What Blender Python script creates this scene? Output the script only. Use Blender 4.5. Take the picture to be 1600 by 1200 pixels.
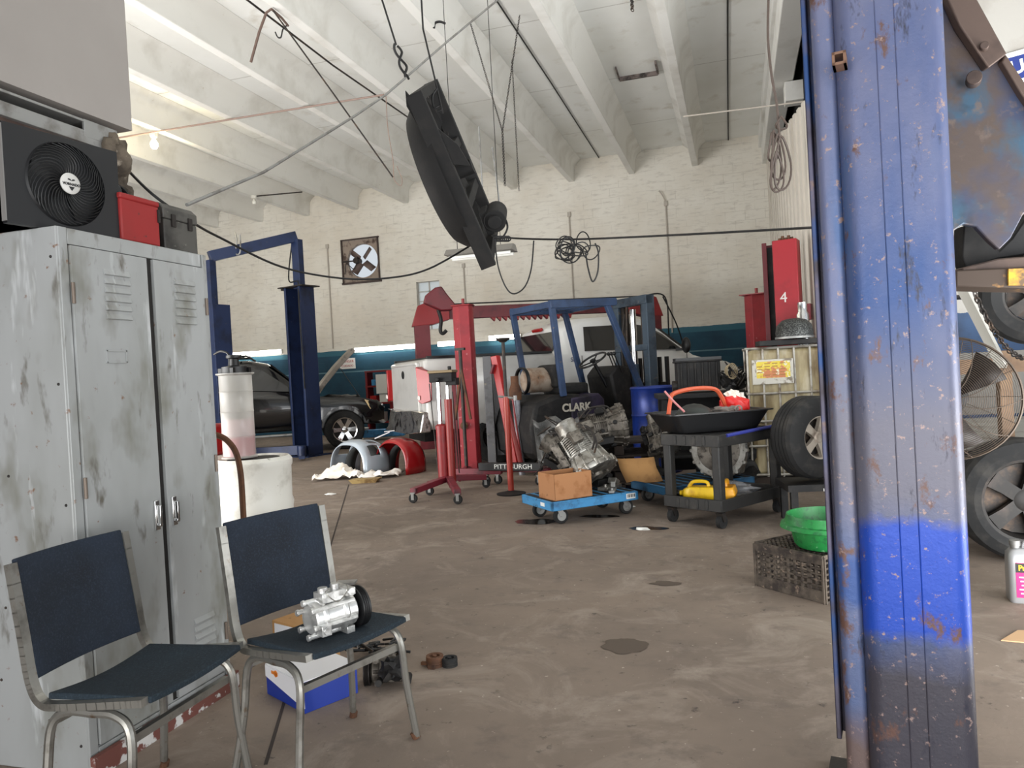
import bpy, bmesh, math, random
from mathutils import Vector, Matrix, Euler
PI = math.pi
random.seed(7)
SC = bpy.context.scene
COL = SC.collection
for o in list(bpy.data.objects): bpy.data.objects.remove(o)
V = Vector
# ------------------------------------------------------------------ camera
f_px, EYE = 1175.0, 1.25
th, pit, rol = math.radians(16.77), math.radians(0.72), math.radians(3.15)
Fw = V((-math.sin(th)*math.cos(pit), math.cos(th)*math.cos(pit), -math.sin(pit)))
R0 = V((math.cos(th), math.sin(th), 0)); U0 = R0.cross(Fw)
Rw = R0*math.cos(rol) - U0*math.sin(rol); Uw = U0*math.cos(rol) + R0*math.sin(rol)
CAM = V((0, 0, EYE))
cd = bpy.data.cameras.new('camera'); cam = bpy.data.objects.new('camera', cd); COL.objects.link(cam)
cd.sensor_width = 36; cd.lens = f_px/1600*36; cd.clip_start = 0.05; cd.clip_end = 200
m = Matrix((Rw, Uw, -Fw)).transposed().to_4x4(); m.translation = CAM
cam.matrix_world = m
SC.camera = cam
# ------------------------------------------------------------------ light and exposure
SC.view_settings.view_transform = 'Standard'; SC.view_settings.look = 'None'
SC.view_settings.gamma = 1; SC.view_settings.use_curve_mapping = False
SC.view_settings.exposure = 0.32
w = bpy.data.worlds.new('daylight'); SC.world = w; w.use_nodes = True
bg = w.node_tree.nodes['Background']; bg.inputs[0].default_value = (0.86, 0.93, 1.0, 1); bg.inputs[1].default_value = .6
def area(name, loc, target, sx, sy, power, col=(1, 1, 1)):
    l = bpy.data.lights.new(name, 'AREA'); l.shape = 'RECTANGLE'; l.size = sx; l.size_y = sy
    l.energy = power; l.color = col
    o = bpy.data.objects.new(name, l); COL.objects.link(o); o.location = loc
    o.rotation_euler = (V(target) - V(loc)).to_track_quat('-Z', 'Y').to_euler()
    return o
area('daylight_front_door', (0.5, -2.4, 1.6), (-2.0, 12, 4.6), 7, 2.6, 120, (0.96, 0.98, 1))
area('daylight_right_bay_door', (6.2, 2.2, 1.8), (-3, 8, 2.6), 5, 3.2, 60, (0.95, 0.98, 1))
area('left_hall_fill', (-8.8, 3.2, 1.6), (-7.0, 15, 5.0), 8, 3.0, 450, (1, 0.985, 0.96))  # added fill that lifts the left hall and back wall, no door built here
area('front_bounce_fill', (-1.0, -2.2, .25), (-2.0, 6.0, 6), 9, 2.0, 270, (1, .98, .95))  # added low lamp aimed up to brighten the ceiling from the front
area('right_floor_fill', (2.9, 2.7, .25), (.4, 10.5, 6), 3.2, 2.4, 330, (.98, 1, 1))  # extra up-facing fill outside the frame, lightens the ceiling on the right
area('left_floor_fill', (-7.0, 4.3, .25), (-1.0, 9.5, 5), 5.0, 2.2, 260, (1, .99, .97))  # fill lamp put near the hall floor to raise the ceiling brightness
area('right_high_fill', (3.2, 5.4, 2.4), (.2, 9.5, 6.4), 3.0, 2.0, 110, (.97, 1, 1))  # invented high fill in the right bay, aimed at the ceiling
# ------------------------------------------------------------------ pixel anchors -> points of the place
def ray(x, y): return Fw + Rw*((x-800)/f_px) + Uw*((600-y)/f_px)
def fl(x, y, z=0.0):
    v = ray(x, y); return CAM + v*((z-EYE)/v.z)
def dp(x, y, d): return CAM + ray(x, y)*d
def atY(x, y, Y):
    v = ray(x, y); return CAM + v*(Y/v.y)
def atX(x, y, X):
    v = ray(x, y); return CAM + v*(X/v.x)
# ------------------------------------------------------------------ materials
def lin(c):
    return tuple(((v/255)/12.92 if v/255 <= .04045 else ((v/255+.055)/1.055)**2.4) for v in c) + (1,)
MATS = {}
class NT:
    def __init__(s, name):
        s.m = bpy.data.materials.new(name); s.m.use_nodes = True
        s.t = s.m.node_tree; s.b = s.t.nodes['Principled BSDF']; s.co = None
    def n(s, typ, **k):
        x = s.t.nodes.new(typ)
        for a, b in k.items(): setattr(x, a, b)
        return x
    def l(s, a, b): s.t.links.new(a, b)
    def coord(s):
        if not s.co: s.co = s.n('ShaderNodeTexCoord')
        return s.co.outputs['Object']
    def noise(s, scale, detail=4, rough=.6, stretch=None, dist=0):
        nz = s.n('ShaderNodeTexNoise'); nz.inputs['Scale'].default_value = scale
        nz.inputs['Detail'].default_value = detail; nz.inputs['Roughness'].default_value = rough
        nz.inputs['Distortion'].default_value = dist
        if stretch:
            mp = s.n('ShaderNodeMapping'); mp.inputs['Scale'].default_value = stretch
            s.l(s.coord(), mp.inputs[0]); s.l(mp.outputs[0], nz.inputs['Vector'])
        else: s.l(s.coord(), nz.inputs['Vector'])
        return nz.outputs['Fac']
    def ramp(s, fac, lo, hi):
        r = s.n('ShaderNodeMapRange'); r.inputs['From Min'].default_value = lo; r.inputs['From Max'].default_value = hi
        s.l(fac, r.inputs['Value']); return r.outputs['Result']
    def mix(s, fac, a, b):
        x = s.n('ShaderNodeMix', data_type='RGBA')
        if isinstance(fac, (int, float)): x.inputs[0].default_value = fac
        else: s.l(fac, x.inputs[0])
        for i, c in ((6, a), (7, b)):
            if isinstance(c, tuple): x.inputs[i].default_value = c if len(c) == 4 else lin(c)
            else: s.l(c, x.inputs[i])
        return x.outputs[2]
    def math(s, op, a, b=None):
        x = s.n('ShaderNodeMath', operation=op)
        for i, c in enumerate((a, b)):
            if c is None: continue
            if isinstance(c, (int, float)): x.inputs[i].default_value = c
            else: s.l(c, x.inputs[i])
        return x.outputs[0]
    def bump(s, h, st=.3, d=.01):
        b = s.n('ShaderNodeBump'); b.inputs['Strength'].default_value = st; b.inputs['Distance'].default_value = d
        s.l(h, b.inputs['Height']); s.l(b.outputs[0], s.b.inputs['Normal'])
def M(name, c, rough=.6, metal=0, spots=(), bump=0, bscale=60, emit=0, trans=0, alpha=1, coat=0, stretch=None):
    """spots: (colour, noise scale, lo, hi[, stretch])"""
    if name in MATS: return MATS[name]
    t = NT(name); b = t.b
    b.inputs['Base Color'].default_value = lin(c); b.inputs['Roughness'].default_value = rough
    b.inputs['Metallic'].default_value = metal
    col = None
    for sp in spots:
        nz = t.noise(sp[1], stretch=sp[4] if len(sp) > 4 else None)
        col = t.mix(t.ramp(nz, sp[2], sp[3]), col if col is not None else lin(c), sp[0])
    if col is not None: t.l(col, b.inputs['Base Color'])
    if bump: t.bump(t.noise(bscale), bump, .004)
    if emit:
        b.inputs['Emission Color'].default_value = lin(c); b.inputs['Emission Strength'].default_value = emit
    if trans: b.inputs['Transmission Weight'].default_value = trans
    if coat: b.inputs['Coat Weight'].default_value = coat
    if alpha < 1: b.inputs['Alpha'].default_value = alpha
    MATS[name] = t.m; return t.m
# ------------------------------------------------------------------ mesh builder
class MB:
    def __init__(s): s.bm = bmesh.new()
    def _xf(s, vs, T):
        for v in vs: v.co = T @ v.co
    def box(s, c, d, rot=(0, 0, 0), taper=None):
        r = bmesh.ops.create_cube(s.bm, size=1)['verts']
        for v in r:
            if taper and v.co.z > 0: v.co.x *= taper[0]; v.co.y *= taper[1]
            v.co = V((v.co.x*d[0], v.co.y*d[1], v.co.z*d[2]))
        s._xf(r, Matrix.Translation(c) @ Euler(rot).to_matrix().to_4x4()); return s
    def bar(s, a, b, wx, wy, up=(0, 0, 1)):
        a, b = V(a), V(b); z = (b-a).normalized(); u = V(up)
        if abs(z.dot(u)) > .98: u = V((1, 0, 0)) if abs(z.x) < .9 else V((0, 1, 0))
        x = u.cross(z).normalized(); y = z.cross(x)
        r = bmesh.ops.create_cube(s.bm, size=1)['verts']
        T = Matrix((x, y, z)).transposed().to_4x4(); T.translation = (a+b)/2
        L = (b-a).length
        for v in r: v.co = V((v.co.x*wx, v.co.y*wy, v.co.z*L))
        s._xf(r, T); return s
    def cyl(s, a, b, r1, r2=None, seg=20, cap=True):
        a, b = V(a), V(b); r2 = r1 if r2 is None else r2
        r = bmesh.ops.create_cone(s.bm, cap_ends=cap, segments=seg, radius1=r1, radius2=r2, depth=(b-a).length)['verts']
        T = (b-a).to_track_quat('Z', 'Y').to_matrix().to_4x4(); T.translation = (a+b)/2
        s._xf(r, T); return s
    def tube(s, pts, r, seg=8, closed=False):
        pts = [V(p) for p in pts]; n = len(pts); rings = []
        prev = None
        for i, p in enumerate(pts):
            if closed: t = (pts[(i+1) % n]-pts[i-1]).normalized()
            else: t = (pts[min(i+1, n-1)]-pts[max(i-1, 0)]).normalized()
            if prev is None:
                u = V((0, 0, 1)) if abs(t.z) < .9 else V((1, 0, 0)); x = u.cross(t).normalized()
            else:
                x = prev - t*prev.dot(t)
                x = x.normalized() if x.length > 1e-6 else V((1, 0, 0)).cross(t).normalized()
            prev = x; y = t.cross(x)
            rr = r[i] if isinstance(r, (list, tuple)) else r
            rings.append([s.bm.verts.new(p + (x*math.cos(2*PI*k/seg)+y*math.sin(2*PI*k/seg))*rr) for k in range(seg)])
        for i in range(n if closed else n-1):
            a, b = rings[i], rings[(i+1) % n]
            for k in range(seg): s.bm.faces.new((a[k], a[(k+1) % seg], b[(k+1) % seg], b[k]))
        if not closed:
            s.bm.faces.new(rings[0][::-1]); s.bm.faces.new(rings[-1])
        return s
    def lathe(s, prof, o=(0, 0, 0), ax=(0, 0, 1), seg=28, a0=0, a1=2*PI):
        """prof: (radius, height) list"""
        z = V(ax).normalized(); q = z.to_track_quat('Z', 'Y').to_matrix(); o = V(o)
        full = abs(a1-a0-2*PI) < 1e-6; N = seg if full else seg+1; rings = []
        for (r, h) in prof:
            if r < 1e-6: rings.append([s.bm.verts.new(o + q @ V((0, 0, h)))]); continue
            rings.append([s.bm.verts.new(o + q @ V((r*math.cos(a0+(a1-a0)*k/seg), r*math.sin(a0+(a1-a0)*k/seg), h))) for k in range(N)])
        for a, b in zip(rings, rings[1:]):
            for k in range(seg):
                k2 = (k+1) % N
                if len(a) == 1 and len(b) == 1: continue
                if len(a) == 1: s.bm.faces.new((a[0], b[k2], b[k]))
                elif len(b) == 1: s.bm.faces.new((a[k], a[k2], b[0]))
                else: s.bm.faces.new((a[k], a[k2], b[k2], b[k]))
        return s
    def prism(s, poly, h, T=None):
        """poly in local xy extruded along z from 0 to h"""
        a = [s.bm.verts.new((p[0], p[1], 0)) for p in poly]; b = [s.bm.verts.new((p[0], p[1], h)) for p in poly]
        n = len(poly); s.bm.faces.new(a[::-1]); s.bm.faces.new(b)
        for i in range(n): s.bm.faces.new((a[i], a[(i+1) % n], b[(i+1) % n], b[i]))
        if T is not None: s._xf(a+b, T)
        return s
    def prism_xz(s, poly, y0, y1):
        return s.prism(poly, 1, Matrix(((1, 0, 0, 0), (0, 0, y1-y0, y0), (0, 1, 0, 0), (0, 0, 0, 1))))
    def loft(s, rings, close=True, cap=True):
        rr = [[s.bm.verts.new(p) for p in r] for r in rings]; n = len(rr[0])
        for a, b in zip(rr, rr[1:]):
            for k in range(n if close else n-1): s.bm.faces.new((a[k], a[(k+1) % n], b[(k+1) % n], b[k]))
        if cap and close: s.bm.faces.new(rr[0][::-1]); s.bm.faces.new(rr[-1])
        return s
    def ball(s, c, r, sc=(1, 1, 1), seg=14):
        v = bmesh.ops.create_uvsphere(s.bm, u_segments=seg, v_segments=seg//2+2, radius=r)['verts']
        for q in v: q.co = V((q.co.x*sc[0], q.co.y*sc[1], q.co.z*sc[2])) + V(c)
        return s
    def blob(s, c, r, sc=(1, 1, 1), amp=.15, seed=0, sub=3):
        v = bmesh.ops.create_icosphere(s.bm, subdivisions=sub, radius=r)['verts']
        from mathutils import noise as N
        for q in v:
            k = 1+amp*2*(N.noise(q.co*(2.2/r)+V((seed*7.1, 3, seed)))) + amp*.7*N.noise(q.co*(6/r)+V((seed, seed, 1)))
            q.co = V((q.co.x*sc[0]*k, q.co.y*sc[1]*k, q.co.z*sc[2]*k)) + V(c)
        return s
    def build(s, name, mat, parent=None, bevel=0, smooth=True, solid=0, sub=0, weld=False, ang=35):
        if weld: bmesh.ops.remove_doubles(s.bm, verts=s.bm.verts, dist=1e-4)
        bmesh.ops.recalc_face_normals(s.bm, faces=s.bm.faces)
        me = bpy.data.meshes.new(name); s.bm.to_mesh(me); s.bm.free()
        o = bpy.data.objects.new(name, me); COL.objects.link(o)
        if isinstance(mat, str): mat = MATS[mat]
        me.materials.append(mat)
        if parent: o.parent = parent
        if solid:
            md = o.modifiers.new('solid', 'SOLIDIFY'); md.thickness = solid; md.offset = 0
        if sub:
            md = o.modifiers.new('sub', 'SUBSURF'); md.levels = sub; md.render_levels = sub
        if bevel:
            md = o.modifiers.new('bevel', 'BEVEL'); md.width = bevel; md.segments = 2; md.limit_method = 'ANGLE'; md.angle_limit = math.radians(40)
        if smooth:
            me.polygons.foreach_set('use_smooth', [True]*len(me.polygons))
            try: me.set_sharp_from_angle(angle=math.radians(ang))
            except Exception: pass
        return o
def spline(pts, n=8, closed=False):
    pts = [V(p) for p in pts]; out = []; L = len(pts)
    rng = range(L) if closed else range(L-1)
    for i in rng:
        g = (lambda j: pts[j % L]) if closed else (lambda j: pts[min(max(j, 0), L-1)])
        p0, p1, p2, p3 = g(i-1), g(i), g(i+1), g(i+2)
        for k in range(n):
            t = k/n
            out.append(.5*((2*p1)+(p2-p0)*t+(2*p0-5*p1+4*p2-p3)*t*t+(3*p1-p0-3*p2+p3)*t**3))
    if not closed: out.append(pts[-1])
    return out
def tag(o, label, cat, group=None, kind=None):
    o['label'] = label; o['category'] = cat
    if group: o['group'] = group
    if kind: o['kind'] = kind
    return o
def thing(name, label, cat, loc=(0, 0, 0), rz=0, group=None):
    o = bpy.data.objects.new(name, None); COL.objects.link(o); o.empty_display_size = .1
    o.location = loc; o.rotation_euler = (0, 0, rz)
    return tag(o, label, cat, group)
def struct(name, mb, mat, **k):
    o = mb.build(name, mat, **k); o['kind'] = 'structure'; return o
def text(name, body, size, mat, parent, loc, rot, ext=.001, align='CENTER', squash=1, bold=0):
    c = bpy.data.curves.new(name, 'FONT'); c.body = body; c.size = size; c.extrude = ext; c.align_x = align; c.align_y = 'CENTER'; c.offset = bold
    o = bpy.data.objects.new(name+'_tmp', c); COL.objects.link(o)
    dg = bpy.context.evaluated_depsgraph_get(); me = bpy.data.meshes.new_from_object(o.evaluated_get(dg))
    bpy.data.objects.remove(o); q = bpy.data.objects.new(name, me); COL.objects.link(q)
    me.materials.clear(); me.materials.append(mat if not isinstance(mat, str) else MATS[mat]); q.parent = parent
    q.location = loc; q.rotation_euler = rot; q.scale = (squash, 1, 1)
    return q
def cut(o, cutters):
    """subtract meshes from o and remove the cutters"""
    for c in cutters:
        md = o.modifiers.new('cut', 'BOOLEAN'); md.operation = 'DIFFERENCE'; md.object = c; md.solver = 'EXACT'
    dg = bpy.context.evaluated_depsgraph_get(); dg.update()
    me = bpy.data.meshes.new_from_object(o.evaluated_get(dg)); o.modifiers.clear()
    o.data = me
    for c in cutters: bpy.data.objects.remove(c)
    try: me.set_sharp_from_angle(angle=math.radians(35))
    except Exception: pass
def wire(name, label, cat, pts, r, mat, sp=True, group=None, n=8, seg=6):
    mb = MB(); mb.tube(spline(pts, n) if sp else pts, r, seg)
    return tag(mb.build(name, mat), label, cat, group)
# ------------------------------------------------------------------ palette
M('concrete_joist', (232, 231, 226), .85, spots=((( 205, 202, 194), 1.3, .5, .75), ((190, 180, 160), 14, .68, .8)))
M('galv', (150, 150, 148), .5, .6, spots=(((110, 105, 100), 8, .5, .7),))
M('locker_paint', (158, 160, 160), .45, .1, spots=(((140, 142, 139), 2.6, .42, .68, (1, 1, .35)), ((104, 102, 88), 3.4, .54, .74, (1.2, 1.2, .6)), ((96, 92, 84), 13, .60, .72, (1, 1, .35)), ((120, 90, 70), 26, .67, .74), ((205, 208, 210), 9, .62, .75, (1, 1, .2))), bump=.08, bscale=12)
M('dark_gap', (30, 27, 25), .9)
M('black_plastic', (15, 15, 17), .45)
M('black_rubber', (18, 18, 19), .8, spots=(((55, 52, 48), 7, .5, .8),), bump=.2, bscale=30)
M('black_wire', (20, 19, 19), .6)
M('dark_steel', (48, 44, 42), .55, .5, spots=(((90, 72, 58), 9, .52, .72),), bump=.2)
M('rust', (98, 66, 46), .85, .2, spots=(((60, 42, 34), 8, .45, .7),), bump=.3)
M('red_paint', (128, 26, 30), .45, 0, spots=(((95, 25, 28), 4, .5, .75), ((70, 55, 50), 22, .66, .74)), bump=.08)
M('bright_red', (165, 22, 22), .35, spots=(((140, 22, 22), 5, .5, .75),))
M('blue_lift', (34, 47, 80), .4, .2, spots=(((25, 32, 52), 3, .5, .7), ((95, 85, 80), 16, .68, .76)), bump=.08)
M('fork_blue', (44, 66, 100), .5, .1, spots=(((28, 40, 62), 3, .45, .7), ((110, 95, 80), 18, .66, .74)), bump=.1)
M('grimy_black', (20, 19, 20), .65, .2, spots=(((48, 45, 42), 7, .5, .75),), bump=.4, bscale=24)
M('cast_alu', (160, 158, 152), .38, .75, spots=(((112, 106, 98), 14, .42, .68), ((60, 54, 48), 34, .58, .72)), bump=.5, bscale=45)
M('cast_alu_dirty', (120, 114, 106), .5, .6, spots=(((66, 60, 54), 11, .4, .66), ((32, 28, 26), 26, .52, .7)), bump=.6, bscale=40)
M('clean_alu', (214, 214, 212), .3, .7, spots=(((150, 150, 148), 20, .5, .7),), bump=.2)
M('chrome', (215, 215, 215), .12, 1)
M('chair_steel', (150, 148, 142), .35, .75, spots=(((120, 100, 80), 24, .62, .74), ((96, 92, 86), 9, .5, .75)))
M('chair_fabric', (26, 36, 50), .95, spots=(((18, 24, 33), 3, .4, .7), ((40, 51, 66), 160, .5, .8)), bump=.5, bscale=380)
M('chair_seat_fabric', (24, 38, 48), .95, spots=(((20, 28, 36), 4, .4, .7), ((50, 64, 74), 150, .5, .8)), bump=.5, bscale=380)
M('white_plastic', (222, 220, 212), .45, spots=(((180, 176, 165), 5, .5, .75), ((120, 112, 98), 18, .66, .78)))
M('cardboard', (176, 132, 82), .85, spots=(((140, 98, 58), 6, .5, .75), ((90, 62, 40), 14, .64, .76)), bump=.1)
M('dolly_blue', (58, 134, 186), .55, spots=(((40, 90, 130), 8, .5, .7), ((30, 30, 34), 13, .6, .72)))
M('cart_black', (28, 27, 26), .6, spots=(((62, 57, 52), 8, .55, .78),), bump=.15)
M('yellow', (232, 190, 30), .4, spots=(((190, 140, 20), 9, .5, .7),))
M('green_tub', (34, 128, 62), .45, spots=(((26, 96, 50), 30, .5, .66), ((130, 190, 140), 44, .62, .72)), bump=.15)
M('crate', (92, 82, 72), .75, spots=(((52, 44, 40), 12, .42, .62), ((138, 120, 104), 30, .6, .72)), bump=.3)
M('white_paint', (226, 227, 226), .35, coat=.4)
M('silver_paint', (196, 195, 192), .35, .25, coat=.3, spots=(((176, 174, 170), 3, .5, .8),))
M('black_paint', (12, 12, 14), .18, coat=.7)
M('glass_dark', (26, 28, 30), .08, .0, coat=.3)
M('tail_red', (150, 8, 12), .35, coat=.1)
M('label_white', (228, 228, 224), .6)
M('label_yellow', (214, 192, 70), .6, spots=(((190, 120, 80), 9, .5, .55), ((220, 215, 190), 14, .6, .64)))
M('plastic_bag', (228, 218, 205), .5, spots=(((235, 232, 228), 6, .45, .7), ((190, 160, 120), 12, .62, .75)))
M('ibc_plastic', (172, 158, 122), .5, spots=(((108, 88, 54), 5, .40, .62, (1, 1, .3)), ((206, 198, 176), 6, .55, .75, (1, 1, .3))))
M('wood_dirty', (116, 92, 70), .8, spots=(((74, 56, 42), 5, .4, .7),))
# ================================================================== THE SETTING
YB = 16.5           # back wall
ZC, ZJ = 5.92, 5.45 # ceiling slab, joist soffit
def floor_mat():
    t = NT('floor_concrete')
    c = t.mix(t.ramp(t.noise(.55, 6, .65), .35, .7), (136, 121, 108), (106, 94, 85))
    c = t.mix(t.ramp(t.noise(2.2, 6, .7, dist=.8), .5, .75), c, (158, 145, 133))
    c = t.mix(t.ramp(t.noise(4.2, 6, .7, stretch=(1, 1.3, 1)), .54, .74), c, (106, 94, 86))
    c = t.mix(t.ramp(t.noise(11, 5, .7), .62, .72), c, (62, 54, 50))
    c = t.mix(t.ramp(t.noise(30, 3, .6), .68, .74), c, (180, 168, 155))
    t.l(c, t.b.inputs['Base Color'])
    t.l(t.ramp(t.noise(2.5, 4), -.9, .9), t.b.inputs['Roughness'])
    t.bump(t.noise(25, 6, .7), .25, .01); return t.m
def wall_mat():
    t = NT('block_wall_paint')
    sp = t.n('ShaderNodeSeparateXYZ'); t.l(t.coord(), sp.inputs[0])
    cb = t.n('ShaderNodeCombineXYZ'); t.l(t.math('ADD', sp.outputs[0], sp.outputs[1]), cb.inputs[0]); t.l(sp.outputs[2], cb.inputs[1])
    br = t.n('ShaderNodeTexBrick'); t.l(cb.outputs[0], br.inputs['Vector'])
    br.inputs['Scale'].default_value = 1; br.inputs['Brick Width'].default_value = .4; br.inputs['Row Height'].default_value = .2
    br.inputs['Mortar Size'].default_value = .005; br.inputs['Mortar Smooth'].default_value = .6
    mort = br.outputs['Fac']
    up = t.mix(t.ramp(t.noise(.7, 5, .6), .4, .7), (228, 224, 214), (212, 204, 190))
    up = t.mix(t.ramp(t.noise(4, 5, .6, stretch=(1, 1, 4)), .52, .75), up, (196, 190, 180))
    up = t.mix(t.ramp(t.noise(9, 6, .8), .68, .73), up, (120, 112, 102))
    up = t.mix(t.math('MULTIPLY', t.math('MULTIPLY', mort, .35), t.ramp(t.noise(1.2, 4), .5, .62)), up, (140, 132, 122))
    bl = t.mix(t.ramp(t.noise(1.6, 5, .6), .42, .7), (27, 76, 98), (20, 58, 80))
    bl = t.mix(t.ramp(t.noise(9, 6, .75), .7, .74), bl, (190, 186, 176))
    # a lighter teal stripe along the top of the dado, a thin pale line lower down
    z = sp.outputs[2]
    st = t.math('MULTIPLY', t.math('GREATER_THAN', z, 1.94), t.math('LESS_THAN', z, 2.06))
    bl = t.mix(st, bl, (50, 102, 120))
    st = t.math('MULTIPLY', t.math('GREATER_THAN', z, 1.52), t.math('LESS_THAN', z, 1.55))
    bl = t.mix(st, bl, (96, 130, 142))
    wob = t.math('MULTIPLY', t.math('SUBTRACT', t.noise(2.5, 4), .5), .05)
    c = t.mix(t.math('GREATER_THAN', t.math('ADD', z, wob), 2.06), bl, up)
    t.l(c, t.b.inputs['Base Color']); t.b.inputs['Roughness'].default_value = .7
    h = t.math('ADD', t.math('MULTIPLY', mort, -1), t.math('MULTIPLY', t.noise(12, 5, .7), .8))
    t.bump(h, .35, .012); return t.m
def ceil_mat():
    t = NT('ceiling_slab_paint')
    c = t.mix(t.ramp(t.noise(.5, 4), .4, .7), (238, 239, 236), (226, 226, 220))
    c = t.mix(t.ramp(t.noise(2.4, 4, .6), .58, .78), c, (208, 204, 194))
    sp = t.n('ShaderNodeSeparateXYZ'); t.l(t.coord(), sp.inputs[0])
    fr = t.math('FRACT', t.math('DIVIDE', sp.outputs[1], 2.44))
    c = t.mix(t.math('MULTIPLY', t.math('LESS_THAN', fr, .008), .5), c, (150, 145, 135))
    t.l(c, t.b.inputs['Base Color']); t.b.inputs['Roughness'].default_value = .8
    t.bump(t.noise(6, 5), .2, .01); return t.m
def plaster_mat():
    t = NT('partition_plaster')
    c = t.mix(t.ramp(t.noise(.8, 4), .4, .7), (152, 146, 141), (144, 138, 133))
    c = t.mix(t.ramp(t.noise(7, 6, .8), .73, .76), c, (110, 100, 92))
    t.l(c, t.b.inputs['Base Color']); t.b.inputs['Roughness'].default_value = .75
    t.bump(t.noise(9, 5), .15, .01); return t.m
MF, MW, MC, MP = floor_mat(), wall_mat(), ceil_mat(), plaster_mat()
M('siding', (214, 208, 198), .6, spots=(((190, 182, 170), 2, .5, .75, (1, 1, .3)),))
M('void', (16, 16, 15), .95)
M('right_white', (206, 204, 200), .8, spots=(((180, 175, 168), 3, .5, .75),))
mb = MB(); mb.box((-3.5, 6.7, -.1), (23, 20.4, .2)); struct('floor', mb, MF, smooth=False)
mb = MB(); mb.box((-3.5, 6.7, ZC+.1), (23, 20.4, .2)); struct('ceiling', mb, MC, smooth=False)
# back wall, with a window opening and an exhaust fan opening
wx0, wx1, wz0, wz1 = -7.21, -6.62, 2.42, 3.56
ex0, ex1, ez0, ez1 = -9.10, -8.14, 3.70, 4.72
mb = MB()
def wallrect(x0, x1, z0, z1): mb.box(((x0+x1)/2, YB+.1, (z0+z1)/2), (x1-x0, .2, z1-z0))
wallrect(-15, ex0, 0, ZC); wallrect(ex0, ex1, 0, ez0); wallrect(ex0, ex1, ez1, ZC); wallrect(ex1, wx0, 0, ZC)
wallrect(wx0, wx1, 0, wz0); wallrect(wx0, wx1, wz1, ZC); wallrect(wx1, 1.7, 0, ZC)
struct('wall_back', mb, MW, smooth=False)
mb = MB(); mb.box((-14.9, 9.7, ZC/2), (.2, 13.8, ZC)); struct('wall_left', mb, MW, smooth=False)
# exterior daylight is seen through these openings, the sky lights them
mb = MB()
t_ = .03
for k in range(3): mb.box((wx0+(wx1-wx0)*k/2, YB+.1, (wz0+wz1)/2), (t_, .04, wz1-wz0))
for k in range(6): mb.box(((wx0+wx1)/2, YB+.1, wz0+(wz1-wz0)*k/5), (wx1-wx0, .04, t_*.8))
g = struct('window_1', mb, M('window_frame', (190, 186, 180), .6), smooth=False)
mb = MB(); mb.box(((wx0+wx1)/2, YB+.11, (wz0+wz1)/2), (wx1-wx0, .008, wz1-wz0))
p = mb.build('pane', M('frosted_glass', (235, 238, 236), .5, trans=.85), g, smooth=False)
# joists
for k in range(11):
    x = -.66 - 1.337*k
    mb = MB()
    prof = [(-.065, 0), (.065, 0), (.09, .30), (.13, .38), (.24, ZC-ZJ), (-.24, ZC-ZJ), (-.13, .38), (-.09, .30)]
    mb.loft([[(x+a, y, ZJ+b) for a, b in prof] for y in (-3.4, YB)])
    struct('trim_%d' % (k+1), mb, 'concrete_joist', bevel=.01)
# end block wall pieces between joists are part of the back wall; main girder and right bay
mb = MB(); mb.box((.83, 6.9, 5.62), (.3, 20, .62)); mb.box((.73, 6.9, 5.8), (.2, 20, .3))
struct('trim_12', mb, 'concrete_joist', bevel=.015)
mb = MB(); mb.box((1.6, 11.9, 5.15), (1.5, .3, .28)); struct('trim_13', mb, 'concrete_joist', bevel=.01)
# right side wall: vertical ribbed siding whose top runs up towards the back, dark void above it
mb = MB()
y0, y1 = 8.0, YB
n = 30
for k in range(n):
    a, b = y0+(y1-y0)*k/n, y0+(y1-y0)*(k+1)/n
    off = .03 if k % 2 else 0
    zt = lambda y: 3.82 + (y-8.0)/(YB-8.0)*1.72
    q = [(a, zt(a)), (b, zt(b))]
    r = [(.80-off, a, 0), (.80-off, b, 0), (.80-off, b, zt(b)), (.80-off, a, zt(a))]
    mb.loft([r, [(v[0]+.1+off, v[1], v[2]) for v in r]])
struct('wall_right', mb, 'siding', smooth=False)
mb = MB(); mb.box((1.15, 12.2, 4.6), (.1, 8.0, 2.8)); struct('trim_14', mb, 'void', smooth=False)  # near-black panel stands in for the unlit space above the siding
# the bay on the right: cross wall with a blue dado
def bay_mat():
    t = NT('bay_wall_paint')
    sp = t.n('ShaderNodeSeparateXYZ'); t.l(t.coord(), sp.inputs[0]); z = sp.outputs[2]
    up = t.mix(t.ramp(t.noise(2, 5), .5, .75), (158, 154, 148), (138, 132, 124))
    bl = t.mix(t.ramp(t.noise(2.2, 5, .6), .45, .65), (40, 66, 100), (24, 38, 60))
    bl = t.mix(t.ramp(t.noise(1.9, 6, .7), .60, .63), bl, (205, 200, 192))
    t.l(t.mix(t.math('GREATER_THAN', t.math('ADD', z, t.math('MULTIPLY', t.math('SUBTRACT', t.noise(5, 5), .5), .12)), 1.60), bl, up), t.b.inputs['Base Color'])
    t.b.inputs['Roughness'].default_value = .7; t.bump(t.noise(10, 6), .3, .01); return t.m
mb = MB(); mb.box((4.4, 8.1, ZC/2), (7.2, .2, ZC)); struct('wall_bay', mb, bay_mat(), smooth=False)
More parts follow.
